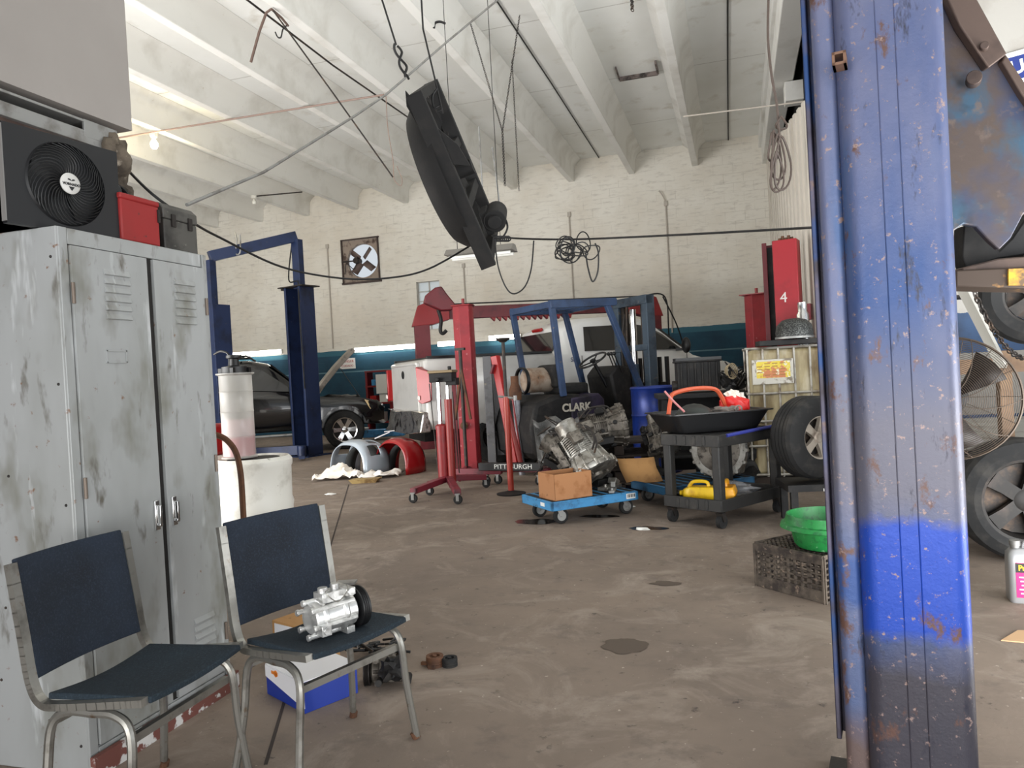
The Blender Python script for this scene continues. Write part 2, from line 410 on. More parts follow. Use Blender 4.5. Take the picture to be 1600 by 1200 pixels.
# left partition: plaster header over an opening, hollow metal strip, rusty lintel, broken block jamb
mb = MB(); mb.box((-2.70, -.3, (2.46+ZC)/2), (.2, 6.26, ZC-2.46)); 
struct('wall_partition', mb, MP, smooth=False)
mb = MB()
mb.box((-2.66, .0, 2.43), (.1, 5.5, .012)); mb.box((-2.62, .0, 2.365), (.02, 5.5, .05)); mb.box((-2.66, .0, 2.34), (.1, 5.5, .012))
for y, L in ((2.66, .18), (1.66, .05), (.9, .05)): mb.box((-2.615, y, 2.40), (.012, L, .075))
struct('trim_15', mb, 'galv', bevel=.002)
mb = MB(); mb.box((-2.68, .0, 2.24), (.1, 5.5, .2)); struct('trim_16', mb, M('rusty_lintel', (88, 70, 62), .7, .1, spots=(((60, 45, 40), 6, .45, .7), ((120, 100, 86), 16, .62, .75)), bump=.2), bevel=.004)
mb = MB()
for k in range(12):
    mb.blob((-2.66, 2.74+.015*math.sin(k*2.1), .1+.2*k), .13, (.8, .62, 1), .16, k, 4)
struct('trim_17', mb, M('broken_block', (96, 86, 74), .95, spots=(((58, 50, 42), 9, .45, .65), ((140, 130, 116), 20, .6, .72)), bump=.6), weld=False)
mb = MB(); mb.box((-3.8, .6, ZC/2), (.1, 6, ZC)); mb.box((-3.25, 2.75, 2.2), (1.1, .1, 4.4)); mb.box((-3.25, 0, 2.6), (1.1, 5.5, .1)); struct('wall_backroom', mb, M('backroom', (70, 52, 38), .9, spots=(((34, 26, 22), 2, .4, .6),)), smooth=False)
# wall at the near side of the left hall (behind the partition)
mb = MB(); mb.box((-3.6, 2.76, ZC/2), (1.5, .12, ZC)); struct('wall_hall', mb, MP, smooth=False)
# concrete joint in the slab
a, b = fl(415, 1195), fl(545, 757)
mb = MB(); mb.bar((a.x, a.y, .0005), (b.x, b.y, .0005), .012, .003); struct('trim_18', mb, M('joint', (58, 50, 46), .95), smooth=False)
# ================================================================== NEAR LEFT: lockers and chairs
LX, LY0, LY1, LZ = -2.10, 1.94, 2.66, 1.82
lk = thing('storage_locker', 'tall dented grey metal locker with two louvred doors, fan on top', 'locker', (LX-.23, (LY0+LY1)/2, 0))
W = LY1-LY0
mb = MB(); mb.box((-.004, 0, LZ/2), (.44, W, LZ)); mb.build('cabinet', 'locker_paint', lk, bevel=.004)
mb = MB()
mb.box((.219, -W/2+.019, LZ/2), (.010, .034, LZ-.004)); mb.box((.219, W/2-.015, LZ/2), (.010, .026, LZ-.004))
mb.box((.219, 0, LZ-.03), (.010, W-.075, .052)); mb.box((.219, 0, .042), (.010, W-.075, .076)); mb.build('front_frame', 'locker_paint', lk, bevel=.002)
mb = MB(); mb.box((.2165, 0, (LZ+.03)/2), (.002, W-.06, LZ-.14)); mb.build('door_gap', 'dark_gap', lk)
def locker_door(y0, y1, sign, low):
    w_ = y1-y0; mb = MB()
    mb.box((.224, (y0+y1)/2, (LZ+.03)/2), (.014, w_-.008, LZ-.15))
    yc = (y0+y1)/2+.02
    for (zb, nn, sl) in ((LZ-.30, 6, 0), (low, 4 if low else 0, .35)):
        for k in range(nn):
            z = zb+k*.031
            mb.prism([(0, 0), (.009, .003), (.001, .022), (0, .022)], .115, Matrix.Translation((.231, yc-.0575, z)) @ Matrix(((1, 0, 0, 0), (0, 0, 1, 0), (0, 1, 0, 0), (0, 0, 0, 1))))
    d = mb.build('door', 'locker_paint', lk, bevel=.0015)
    mb = MB(); yh = y1-.035 if sign > 0 else y0+.03
    mb.box((.236, yh, .80), (.01, .022, .11)); mb.box((.25, yh, .80), (.016, .010, .075)); mb.cyl((.24, yh, .765), (.256, yh, .765), .008)
    mb.build('latch_handle', 'chrome', d, bevel=.002)
    mb = MB(); ye = y0+.001 if sign > 0 else y1-.001
    for z in (LZ-.22, .95, .25):
        mb = MB(); mb.cyl((.236, ye, z-.035), (.236, ye, z+.035), .006); mb.build('hinge', M('hinge_metal', (110, 98, 88), .5, .5), d)
    return d
d1 = locker_door(-W/2+.036, .02, 1, 0); d2 = locker_door(.045, W/2-.028, -1, .24)
mb = MB()
for dy, dz, a, b in ((0, .02, .09, .005), (0, -.02, .09, .005), (-.043, 0, .005, .045), (.043, 0, .005, .045)): mb.box((.233, -.155+dy, LZ-.43+dz), (.006, a, b))
mb.box((.2315, -.155, LZ-.43), (.002, .08, .036)); mb.build('card_holder', 'locker_paint', d1)
for (y, z) in ((-.30, 1.3), (-.07, 1.36), (-.10, .55), (-.2, 1.3), (-.05, 1.0), (-.14, .3), (.19, 1.72), (.19, 1.3), (.19, .9), (.19, .5), (.19, .1)):
    mb = MB(); mb.ball((y, -W/2-.0, z), .005, seg=8); mb.build('rivet', 'dark_steel', lk)
# curb of peeled baseboard paint below the locker doors
mb = MB(); mb.box((-2.085, 2.3, .035), (.02, .74, .07)); struct('baseboard_left', mb, M('peeled_base', (110, 66, 58), .85, spots=(((200, 198, 195), 9, .5, .53),)), smooth=False)

# square desk fan on the locker
fn = thing('square_fan', 'black square box fan with swirl grille and round white badge on the locker', 'fan', (-2.17, 2.045, LZ), math.radians(-8))
S = .41
mb = MB()
poly = [(-S/2, 0), (S/2, 0), (S/2, .33), (-S/2, .33)]
# face plate with a round hole: ring of quads from circle to square
cz, rad = .163, .138; N = 64
ring_o, ring_i = [], []
for k in range(N):
    a = 2*PI*k/N; c, s_ = math.cos(a), math.sin(a); q = .5*S/max(abs(c), abs(s_))
    ring_o.append((0.0, c*q, cz+s_*q*.79)); ring_i.append((0.012, c*rad, cz+s_*rad))
ring_d = [(-.02, y*.98, cz+(z-cz)*.98) for x, y, z in ring_i]; ring_b = [(-.09, y*.7, cz+(z-cz)*.8) for x, y, z in ring_o]
ring_m = [(-.022, y, z) for x, y, z in ring_o]
mb.loft([ring_b, ring_m, ring_o, [(.004, y*1.03, cz+(z-cz)*1.03) for x, y, z in ring_i], ring_i, ring_d], cap=True)
mb.build('housing', M('fan_black', (15, 15, 18), .5), fn)
mb = MB()
for k in range(38):
    a0 = 2*PI*k/38; pts = []
    for j in range(9):
        t = j/8; r = .034+(rad-.034)*t; a = a0+.85*t*t+.25*t
        pts.append((.012+.012*math.sin(PI*min(t*1.1, 1))-.004*t, r*math.cos(a), cz+r*math.sin(a)))
    mb.tube(pts, .0019, 5)
mb.build('grille', 'black_plastic', fn)
mb = MB()
for k in range(5):
    a = 2*PI*k/5
    mb.loft([[(-.012-.02*w_, r*math.cos(a+w_*.8+ex), cz+r*math.sin(a+w_*.8+ex)) for (w_, ex) in ((0, 0), (1, 0), (1, .02), (0, .02))] for r, in ((.03,), (.08,), (.125,))])
mb.build('blade', 'fan_black', fn)
mb = MB(); mb.lathe([(0, 0), (.034, 0), (.036, .006), (.030, .010), (0, .011)], (.018, 0, cz), (1, 0, 0)); bd = mb.build('badge', M('badge_grey', (196, 194, 190), .4), fn)
text('badge_lettering', 'VORNADO', .0125, M('ink_black', (22, 22, 24), .6), bd, (.0297, 0, cz-.004), (PI/2, 0, PI/2), .0006, bold=.0003)
mb = MB()
mb.prism([(-.010, 0), (.010, 0), (0, -.014)], .001, Matrix.Translation((.0293, 0, cz-.012)) @ Matrix(((0, 0, 1, 0), (1, 0, 0, 0), (0, 1, 0, 0), (0, 0, 0, 1))))
for sx in (-1, 1): mb.prism([(0, 0), (sx*.013, .003), (sx*.011, .007), (sx*.004, .006)], .001, Matrix.Translation((.0293, 0, cz+.008)) @ Matrix(((0, 0, 1, 0), (1, 0, 0, 0), (0, 1, 0, 0), (0, 0, 0, 1))))
mb.build('badge_mark', 'ink_black', bd)
mb = MB(); mb.box((-.011, -S/2-.001, .163), (.022, .004, .31)); mb.build('side_trim', M('fan_edge', (120, 118, 116), .4), fn)

# toolboxes on the locker
tb = thing('toolbox', 'red metal toolbox on the locker beside the black fan', 'toolbox', (-2.23, 2.335, LZ))
mb = MB(); mb.box((0, 0, .08), (.2, .19, .155)); bb = mb.build('box_body', M('toolbox_red', (138, 28, 28), .6, spots=(((130, 30, 28), 7, .5, .7), ((70, 40, 36), 24, .64, .7))), tb, bevel=.006)
mb = MB(); mb.box((0, 0, .166), (.206, .196, .022)); mb.build('lid', 'toolbox_red', tb, bevel=.006)
mb = MB(); mb.box((.102, .09, .12), (.008, .012, .05)); mb.build('clasp', 'dark_steel', tb)
tg = thing('toolbox', 'grimy dark grey toolbox with domed lid at the end of the locker', 'toolbox', (-2.25, 2.56, LZ))
mb = MB(); mb.box((0, 0, .062), (.22, .19, .124)); mb.build('box_body', M('toolbox_grey', (82, 80, 76), .55, .3, spots=(((44, 42, 40), 6, .45, .65), ((130, 128, 120), 22, .64, .74))), tg, bevel=.005)
mb = MB(); mb.prism_xz([(-.112, .125), (.112, .125), (.112, .165), (.085, .19), (-.085, .19), (-.112, .165)], -.098, .098); mb.build('lid', 'toolbox_grey', tg, bevel=.004)
for y in (-.045, .05):
    mb = MB(); mb.box((.114, y, .12), (.008, .022, .05)); mb.build('clasp', 'dark_steel', tg)
mb = MB(); mb.tube(spline([(-.02, -.06, .19), (-.02, -.05, .212), (-.02, .05, .212), (-.02, .06, .19)], 6), .005); mb.build('carry_handle', 'dark_steel', tg)
# bundle of cords hung on the jamb
mb = MB()
c0 = V((-2.57, 2.62, 2.10))
random.seed(3)
for k in range(7):
    r = .035+.012*k*.5; ax = random.uniform(-.5, .5)
    mb.tube([c0+V((.01*k, r*math.cos(a)*1.1, r*math.sin(a)+ax*.03)) for a in [2*PI*j/16 for j in range(16)]], .006, 6, closed=True)
mb.tube(spline([c0+V((.03, .02, .0)), c0+V((.05, .1, -.04)), c0+V((.06, .12, -.12)), c0+V((.10, .10, -.2))], 6), .006)
mb.tube(spline([c0+V((.03, .02, -.03)), c0+V((.08, .12, -.05)), c0+V((.13, .14, -.10)), c0+V((.16, .10, -.2))], 6), .006)
mb.lathe([(0, 0), (.028, 0), (.03, .03), (.018, .045), (0, .045)], c0+V((.06, -.03, .02)), (1, -.2, 0))
tag(mb.build('cord_bundle', 'black_plastic'), 'bundle of black cords and plug hanging at the broken block edge', 'cord')

# chairs: side frames, splayed legs, sling seat and back
def make_chair(loc, rz, label, grp):
    c = thing('stacking_chair', label, 'chair', loc, rz, grp)
    hw = .205
    for s in (-1, 1):
        mb = MB(); y = s*hw
        top = (-.235, y, .80)
        P = spline([top, (-.205, y, .60), (-.185, y, .47), (-.150, y, .415), (-.08, y, .412), (.10, y, .43), (.19, y, .44)], 6)
        for a, b in zip(P, P[1:]): mb.bar(a, b+(b-a)*.12, .028 if 0 else .020, .026, (0, 1, 0))
        mb.build('side_rail', 'chair_steel', c)
        for fr in (0, 1):
            mb = MB()
            x0 = .02; xb = .145 if fr else -.12; xf = .16 if fr else -.17
            P = spline([(x0, y, .398), (xb-.05*(1 if fr else -1), y, .396), (xb, y+s*.006, .352), (xb+(xf-xb)*.3, y+s*.02, .2), (xf, y+s*.045, .004)], 6)
            mb.tube(P, .0125, 8)
            lg = mb.build('leg', 'chair_steel', c)
            mb = MB(); mb.cyl((xf, y+s*.045, 0), (xf-(.01 if fr else -.01), y+s*.041, .022), .0145, seg=10); mb.build('foot_cap', 'rust', lg)
    mb = MB(); mb.bar((.13, -hw, .33), (.13, hw, .33), .018, .022); mb.build('front_stretcher', 'chair_steel', c)
    mb = MB(); mb.bar((-.13, -hw, .36), (-.13, hw, .36), .014, .018); mb.build('rear_stretcher', 'chair_steel', c)
    # sling back and seat, gently sagging
    def sheet(name, f, nu, nv, mat, th):
        mb = MB(); vs = [[mb.bm.verts.new(f(i/nu, j/nv)) for j in range(nv+1)] for i in range(nu+1)]
        for i in range(nu):
            for j in range(nv): mb.bm.faces.new((vs[i][j], vs[i+1][j], vs[i+1][j+1], vs[i][j+1]))
        return mb.build(name, mat, c, solid=th, bevel=.004)
    yy = hw-.012
    sheet('backrest', lambda u, v: (-.238+.055*u+.02*math.sin(PI*v)*-1, -yy+2*yy*v, .81-.335*u), 6, 10, 'chair_fabric', .016)
    sheet('seat', lambda u, v: (-.145+.345*u, -yy+2*yy*v, .430+.010*u-.018*math.sin(PI*v)*(1-.4*u)), 8, 10, 'chair_seat_fabric', .018)
    return c
make_chair((-1.735, 1.80, 0), math.radians(1), 'blue stacking chair with empty seat, front of the grey locker', 'pair of stacking chairs')
ch2 = make_chair((-1.372, 2.205, 0), math.radians(-20), 'blue stacking chair with a silver compressor on its seat', 'pair of stacking chairs')

# compressors: new one on the chair, rusty one on the floor
def compressor(loc, rot, label, main, dark, k=1.0):
    c = thing('ac_compressor', label, 'compressor', loc); c.rotation_euler = rot; c.scale = (k, k, k)
    mb = MB()
    mb.lathe([(0, -.075), (.040, -.075), (.044, -.07), (.044, -.052), (.05, -.05), (.05, -.040), (.044, -.038), (.044, .01), (.052, .014), (.052, .024), (.046, .028), (.046, .055), (.03, .065), (0, .065)], (0, 0, .052), (1, 0, 0), 24)
    for q in range(6):
        a = 2*PI*q/6+.3
        mb.cyl((-.085, .047*math.cos(a), .052+.047*math.sin(a)), (.05, .047*math.cos(a), .052+.047*math.sin(a)), .0075, seg=10)
        mb.cyl((-.09, .047*math.cos(a), .052+.047*math.sin(a)), (-.082, .047*math.cos(a), .052+.047*math.sin(a)), .010, seg=6)
    mb.box((-.01, 0, .105), (.07, .05, .028)); mb.cyl((-.03, .0, .11), (-.03, 0, .132), .014); mb.cyl((.01, .0, .11), (.01, 0, .135), .012)
    mb.box((.035, .0, .112), (.03, .09, .02)); mb.cyl((.035, -.05, .112), (.035, .05, .112), .012)
    mb.box((.035, .0, -.002+.004), (.026, .07, .02)); mb.box((-.06, -.05, .03), (.03, .03, .03)); mb.cyl((-.06, -.07, .03), (-.06, -.03, .03), .011)
    mb.build('housing', main, c, bevel=.0015)
    mb = MB(); mb.lathe([(.02, .066), (.058, .066), (.058, .070), (.054, .073), (.058, .076), (.054, .079), (.058, .082), (.054, .085), (.058, .088), (.058, .092), (.03, .092), (.03, .086), (.02, .086)], (0, 0, .052), (1, 0, 0), 32)
    mb.lathe([(0, .09), (.026, .09), (.026, .096), (0, .1)], (0, 0, .052), (1, 0, 0), 16)
    mb.build('pulley', dark, c)
    return c
cp = fl(522, 985, .445)
c = compressor((cp.x, cp.y, .443), (0, 0, math.radians(62)), 'shiny silver air conditioning compressor lying on the chair seat', 'clean_alu', 'black_plastic', 1.15)
mb = MB(); mb.tube(spline([(-.02, -.02, .125), (-.05, -.05, .13), (-.02, -.06, .10), (.02, -.05, .12), (.03, -.03, .13)], 8), .0016, 5); mb.build('tie_wire', 'chair_steel', c)
mb = MB(); mb.lathe([(.0463, .036), (.0468, .036), (.0468, .046), (.0463, .046)], (0, 0, .052), (1, 0, 0), 10, a0=-.5, a1=1.2); mb.build('paint_mark', M('mark_yellow', (214, 214, 40), .5), c)
gp = fl(604, 1066)
c = compressor((gp.x, gp.y, 0), (0, 0, math.radians(200)), 'rusty grimy compressor on the floor under the chair', 'cast_alu_dirty', 'dark_steel', .95)
mb = MB(); mb.blob((-.04, .06, .08), .05, (1.1, .9, .9), .35, 4); mb.cyl((-.1, .02, .03), (-.1, .09, .03), .016); mb.cyl((.02, .05, .03), (.02, .11, .04), .014); mb.build('bracket', 'grimy_black', c)
a = fl(560, 1045)
mb = MB(); 
a = fl(572, 1030)
for k in range(14):
    p = a+V((random.uniform(-.06, .10), random.uniform(0, .10), .015+random.uniform(0, .035)))
    mb.tube(spline([p, p+V((random.uniform(-.08, .08), random.uniform(-.05, .05), .01)), p+V((random.uniform(-.1, .1), random.uniform(-.06, .06), -.005))], 5), .006, 6)
tag(mb.build('wiring_harness', 'black_plastic'), 'tangled black wiring harness on the floor behind the rusty compressor', 'cable')
# box under chair
bx = fl(470, 1020)
bt = thing('parts_box', 'white and blue cardboard parts box with small orange print under the chair', 'box', (-1.72, 2.66, 0), math.radians(-28))
mb = MB(); mb.box((0, 0, .06), (.30, .24, .12)); mb.build('carton', M('box_blue', (24, 50, 140), .5), bt, bevel=.002)
mb = MB(); mb.box((0, 0, .1225), (.302, .242, .004)); mb.prism_xz([(-.151, .12), (.151, .12), (.151, .02), (-.151, .075)], -.1225, -.119); mb.build('white_lid', M('box_white', (226, 226, 230), .5), bt)
mb = MB(); mb.box((-.07, -.124, .105), (.05, .002, .012)); mb.cyl((-.06, -.123, .105), (-.06, -.125, .105), .014, seg=8); mb.build('orange_print', M('print_orange', (226, 130, 40), .5), bt)
bt2 = thing('parts_box', 'brown and white carton flattened beside the locker behind the chair', 'box', (-1.93, 2.96, 0), math.radians(-20))
mb = MB(); mb.box((0, 0, .1), (.24, .18, .2)); mb.build('carton', 'cardboard', bt2, bevel=.002)
mb = MB(); mb.box((0, -.0915, .12), (.2, .003, .14)); mb.build('printed_label', 'box_white', bt2)
# pulley parts on the floor
for (x, y, r, h, mt, lb) in ((680, 1040, .038, .045, 'rust', 'small rusty pulley clutch on the floor right of the chair'), (703, 1040, .034, .036, 'black_rubber', 'small black ribbed pulley on the floor right of the chair')):
    p = fl(x, y); c = thing('clutch_pulley', lb, 'pulley', (p.x, p.y, 0), 0, 'loose pulleys on the floor')
    mb = MB(); mb.lathe([(0, 0), (r, 0), (r*1.02, .2*h), (r*.95, .25*h), (r*1.02, .35*h), (r*.95, .45*h), (r*1.02, .6*h), (r, h), (r*.6, h), (r*.55, h*.8), (r*.25, h*.8), (r*.25, h*1.05), (0, h*1.05)], seg=24)
    if mt == 'rust': mb.box((-.045, -.01, .012), (.03, .016, .012)); mb.box((0, -.035, .008), (.03, .02, .016))
    mb.build('pulley_body', mt, c)

# drum, extractor, hand truck behind the locker
p = fl(395, 856)
DX, DY = -3.72, 5.12
dm = thing('plastic_drum', 'dirty white plastic drum behind the locker under the fluid extractor', 'drum', (DX, DY, 0))
mb = MB(); mb.lathe([(0, 0), (.27, 0), (.285, .02), (.285, .05), (.275, .08), (.285, .30), (.292, .34), (.28, .38), (.285, .62), (.295, .64), (.295, .68), (.28, .70), (.27, .71), (.26, .69), (0, .68)], seg=40)
mb.build('drum_body', 'white_plastic', dm)
mb = MB(); mb.lathe([(0, .68), (.19, .68), (.20, .70), (0, .705)], seg=24); mb.build('grimy_lid', 'grimy_black', dm)
ex = thing('fluid_extractor', 'clear oil extractor cylinder with black head, part filled with pink fluid', 'extractor', (DX-.09, DY-.05, .712))
mb = MB(); R_ = .125; Hh = .66
mb.lathe([(.0, .0), (R_+.012, .0), (R_+.012, .012), (R_, .02), (R_, .17), (R_+.003, .175), (R_, .18), (R_, .36), (R_+.003, .365), (R_, .37), (R_, .52), (R_+.003, .525), (R_, .53), (R_, Hh-.01), (R_+.02, Hh), (R_+.02, Hh+.01), (R_-.004, Hh+.01)], seg=36)
mb.build('tank', M('clear_tank', (196, 193, 186), .3, alpha=.5), ex)
mb = MB(); mb.lathe([(0, .015), (R_-.006, .015), (R_-.006, .16), (0, .16)], seg=32); mb.build('pink_fluid', M('pink_fluid', (196, 70, 100), .3), ex)
mb = MB(); mb.lathe([(0, .161), (R_-.006, .161), (R_-.006, .30), (0, .30)], seg=32); mb.build('milky_residue', M('pale_fluid', (224, 190, 196), .5, alpha=.5), ex)
mb = MB(); mb.lathe([(0, Hh+.005), (.10, Hh+.005), (.10, Hh+.06), (.04, Hh+.07), (.035, Hh+.12), (.06, Hh+.13), (.06, Hh+.15), (0, Hh+.155)], seg=24)
for a in (0.4, 2.2, 3.6, 5.2): mb.box((.105*math.cos(a), .105*math.sin(a), Hh+.02), (.03, .03, .06))
mb.tube(spline([(-.05, 0, Hh+.06), (-.05, 0, Hh+.16), (-.12, 0, Hh+.19), (-.2, .02, Hh+.17)], 6), .008)
mb.build('pump_head', 'black_plastic', ex)
mb = MB(); mb.lathe([(R_+.001, Hh-.16), (R_+.002, Hh-.16), (R_+.002, Hh-.02), (R_+.001, Hh-.02)], seg=8, a0=-1.15, a1=-.35); lb = mb.build('warning_label', M('label_black', (30, 30, 28), .5), ex)
mb = MB(); mb.lathe([(R_+.0025, Hh-.13), (R_+.003, Hh-.13), (R_+.003, Hh-.09), (R_+.0025, Hh-.09)], seg=8, a0=-1.1, a1=-.4); mb.build('yellow_stripe', 'yellow', lb)
rc = thing('fuel_can', 'red plastic fluid can behind the locker beside the extractor', 'can', (DX-.46, DY+.1, .72))
mb = MB(); mb.box((0, 0, .13), (.16, .2, .26)); mb.build('can_body', 'bright_red', rc, bevel=.03)
mb = MB(); mb.cyl((0, 0, .25), (0, 0, .3), .03); mb.build('cap', 'black_plastic', rc)
st = thing('wooden_crate', 'grey box behind the locker carrying the red can', 'crate', (DX-.50, DY+.10, 0))
mb = MB(); mb.box((0, 0, .36), (.34, .34, .72)); mb.build('crate_body', 'white_plastic', st, bevel=.02)
ht = thing('hand_truck', 'rusty brown tubular hand truck standing between the locker and the drum', 'hand truck', (0, 0, 0))
d = 4.6
P = spline([dp(332, 678, d), dp(352, 686, d), dp(368, 706, d-.02), dp(376, 740, d-.05), dp(380, 800, d-.1), dp(383, 850, d-.15)], 6)
end = fl(362, 1004); P += [V((end.x+.08, end.y+.9, 0.02))]
mb = MB(); mb.tube(P, .018, 10); mb.build('handle_tube', 'rust', ht)
e = P[-1]; mb = MB(); mb.box((e.x, e.y+.1, .02), (.12, .08, .012), (0, 0, .3)); mb.build('toe_plate', 'galv', ht)
# ================================================================== VEHICLES
def wheel(parent, c, r, wd, ax=(0, 1, 0), rim='chrome', spokes=6, name='wheel', rimr=.62):
    """tyre with a spoked rim facing along ax"""
    ax = V(ax).normalized(); o = V(c) - ax*wd/2
    mb = MB()
    prof = [(r*rimr, 0), (r*.8, -.012), (r*.95, .008), (r, .04)]
    n = 4
    for k in range(n):
        h = .04+(wd-.08)*(k+.5)/n; g = (wd-.08)/n*.42
        prof += [(r, h-g), (r, h+g), (r*.985, h+g), (r*.985, h+g*1.3)]
    prof += [(r, wd-.04), (r*.95, wd-.008), (r*.8, wd+.012), (r*rimr, wd), (r*rimr*.97, wd*.5), (r*rimr, 0)]
    mb.lathe(prof, o, ax, 40); t = mb.build(name, 'black_rubber', parent)
    q = ax.to_track_quat('Z', 'Y').to_matrix(); R1 = r*rimr; mb = MB()
    mb.lathe([(R1, wd*.98), (R1*.93, wd*.96), (R1*.88, wd*.8), (R1*.86, wd*.3), (R1*.98, wd*.1)], o, ax, 40)
    def L(x, y, z): return o + q @ V((x, y, z))
    for k in range(spokes):
        a = 2*PI*k/spokes; ca, sa = math.cos(a), math.sin(a); w0, w1 = R1*.16, R1*.20
        ring = lambda rr, w_, h0, h1: [L(rr*ca-w_*sa, rr*sa+w_*ca, h0), L(rr*ca+w_*sa, rr*sa-w_*ca, h0), L(rr*ca+w_*sa, rr*sa-w_*ca, h1), L(rr*ca-w_*sa, rr*sa+w_*ca, h1)]
        mb.loft([ring(R1*.15, w0, wd*.72, wd*.88), ring(R1*.55, w0, wd*.76, wd*.92), ring(R1*.9, w1, wd*.80, wd*.94)])
    mb.lathe([(0, wd*.70), (R1*.28, wd*.72), (R1*.28, wd*.88), (R1*.2, wd*.93), (0, wd*.94)], o, ax, 20)
    mb.build('rim', rim, t)
    mb = MB(); mb.lathe([(0, wd*.5), (R1*.85, wd*.5), (R1*.85, wd*.55), (0, wd*.55)], o, ax, 24); mb.build('brake_disc', 'dark_steel', t)
    return t
def vehicle_shell(stations, ny=None):
    """stations: (x, [(y,z)...half section from sill to centre top]) -> closed mirrored rings"""
    rings = []
    for x, half in stations:
        r = [V((x+(p[2] if len(p) > 2 else 0), -p[0], p[1])) for p in half]
        l = [V((x+(p[2] if len(p) > 2 else 0), p[0], p[1])) for p in half[::-1] if p[0] > 1e-4]
        rings.append(r+l)
    return rings
# ---- silver/white pickup: x forward from the tail, y to the left; near side is -y
TA = math.radians(39); T0 = V((-4.10, 9.50, 0))
tdir = V((math.cos(TA), math.sin(TA), 0)); tn = V((-math.sin(TA), math.cos(TA), 0))
to = T0 + tn*.99
tk = thing('pickup_truck', 'silver and white pickup truck standing in front of the red lift frame', 'truck', (to.x, to.y, 0), TA)
def sec(w, zs, zb, tz, tw, zr=None):
    # sill, lower side, mid side, belt, shoulder in, (greenhouse) roof edge, centre
    if zr is None: return [(w*.93, zs), (w, zs+.12), (w, (zs+zb)/2+.1), (w*.985, zb-.06), (w*.95, zb), (w*.7, zb+tz), (w*.35, zb+tz*1.3), (0, zb+tz*1.4)]
    return [(w*.93, zs), (w, zs+.12), (w, (zs+zb)/2+.1), (w*.985, zb-.06), (w*.95, zb), (tw, zr-.07), (tw*.86, zr-.005), (0, zr+.02)]
zs = .50
mb = MB()
bed = [(0.0, sec(.97, .62, 1.50, .0, 0)), (.06, sec(1.0, zs+.05, 1.53, .0, 0)), (1.2, sec(1.01, zs, 1.53, 0, 0)), (1.98, sec(1.0, zs, 1.53, 0, 0))]
mb.loft(vehicle_shell(bed)); o_bed = mb.build('bed', 'silver_paint', tk, bevel=.01)
mb = MB(); mb.box((1.0, 0, 1.54), (1.85, 1.82, .03)); mb.box((1.0, .94, 1.55), (1.9, .07, .035)); mb.box((1.0, -.94, 1.55), (1.9, .07, .035)); mb.build('bed_cover', 'black_plastic', tk, bevel=.005)
cab = [(2.02, sec(1.0, zs, 1.5, 0, 0)), (2.06, sec(1.0, zs, 1.52, .02, 0)), (2.22, sec(1.0, zs, 1.5, 0, .80, 1.92)), (2.55, sec(1.0, zs, 1.5, 0, .82, 2.05)), (3.3, sec(1.0, zs, 1.48, 0, .82, 2.08)),
       (3.75, sec(1.0, zs, 1.46, 0, .80, 2.0)), (4.05, sec(1.0, zs, 1.45, 0, .80, 1.80)), (4.45, sec(1.0, zs, 1.40, 0, .82, 1.50)), (4.6, sec(1.0, zs, 1.36, .03, 0)), (5.1, sec(.99, zs+.05, 1.27, .04, 0)), (5.45, sec(.95, .55, 1.12, .04, 0)), (5.58, sec(.86, .60, .98, .03, 0))]
mb = MB(); mb.loft(vehicle_shell(cab)); o_cab = mb.build('cab', 'white_paint', tk, bevel=.012)
def cutcyl(x, r):
    mb = MB(); mb.cyl((x, -1.3, .42), (x, -.62, .42), r, seg=40); a = mb.build('cutter', 'void'); a.parent = tk
    mb = MB(); mb.cyl((x, .62, .42), (x, 1.3, .42), r, seg=40); b = mb.build('cutter', 'void'); b.parent = tk
    return [a, b]
bpy.context.view_layer.update()
cut(o_bed, cutcyl(1.05, .47)); bpy.context.view_layer.update(); cut(o_cab, cutcyl(4.75, .47))
for x in (1.05, 4.75):
    wheel(tk, (x, -.84, .40), .40, .26, (0, -1, 0)); wheel(tk, (x, .84, .40), .40, .26, (0, 1, 0))
def side_glass(pts, mat='glass_dark', name='side_window', off=.012, both=True, par=None):
    """pts (x, t) with t 0 belt .. 1 roof edge along the greenhouse side"""
    for s in ((-1, 1) if both else (-1,)):
        mb = MB(); vs = []
        for x, y, z in pts: vs.append(mb.bm.verts.new((x, s*(y+off), z)))
        mb.bm.faces.new(vs); mb.build(name, mat, par or tk, solid=.008, smooth=False)
gl = lambda x, t, zr: (x, .95+(.81-.95)*t, 1.50+(zr-.07-1.50)*t)
side_glass([gl(2.50, .08, 2.05), gl(3.22, .08, 2.07), gl(3.22, .85, 2.07), gl(2.55, .85, 2.05)])
side_glass([gl(3.32, .06, 2.07), gl(4.22, .06, 1.75), gl(3.95, .9, 1.86), gl(3.66, .88, 2.02), gl(3.32, .88, 2.07)])
mb = MB(); mb.loft([[(2.075, -.75, 1.56), (2.075, .75, 1.56), (2.20, .70, 1.86), (2.20, -.70, 1.86)], [(2.05, -.75, 1.57), (2.05, .75, 1.57), (2.175, .70, 1.87), (2.175, -.70, 1.87)]]); mb.build('rear_window', 'glass_dark', tk)
mb = MB(); mb.loft([[(4.42, -.75, 1.52), (4.42, .75, 1.52), (4.0, .70, 1.83), (3.86, -.0, 1.93), (4.0, -.70, 1.83)], [(4.44, -.75, 1.53), (4.44, .75, 1.53), (4.02, .70, 1.85), (3.88, 0, 1.95), (4.02, -.70, 1.85)]]); mb.build('windscreen', 'glass_dark', tk)
mb = MB(); mb.box((2.17, 0, 1.93), (.05, .34, .05), (0, -.4, 0)); mb.build('brake_light', 'tail_red', tk, bevel=.01)
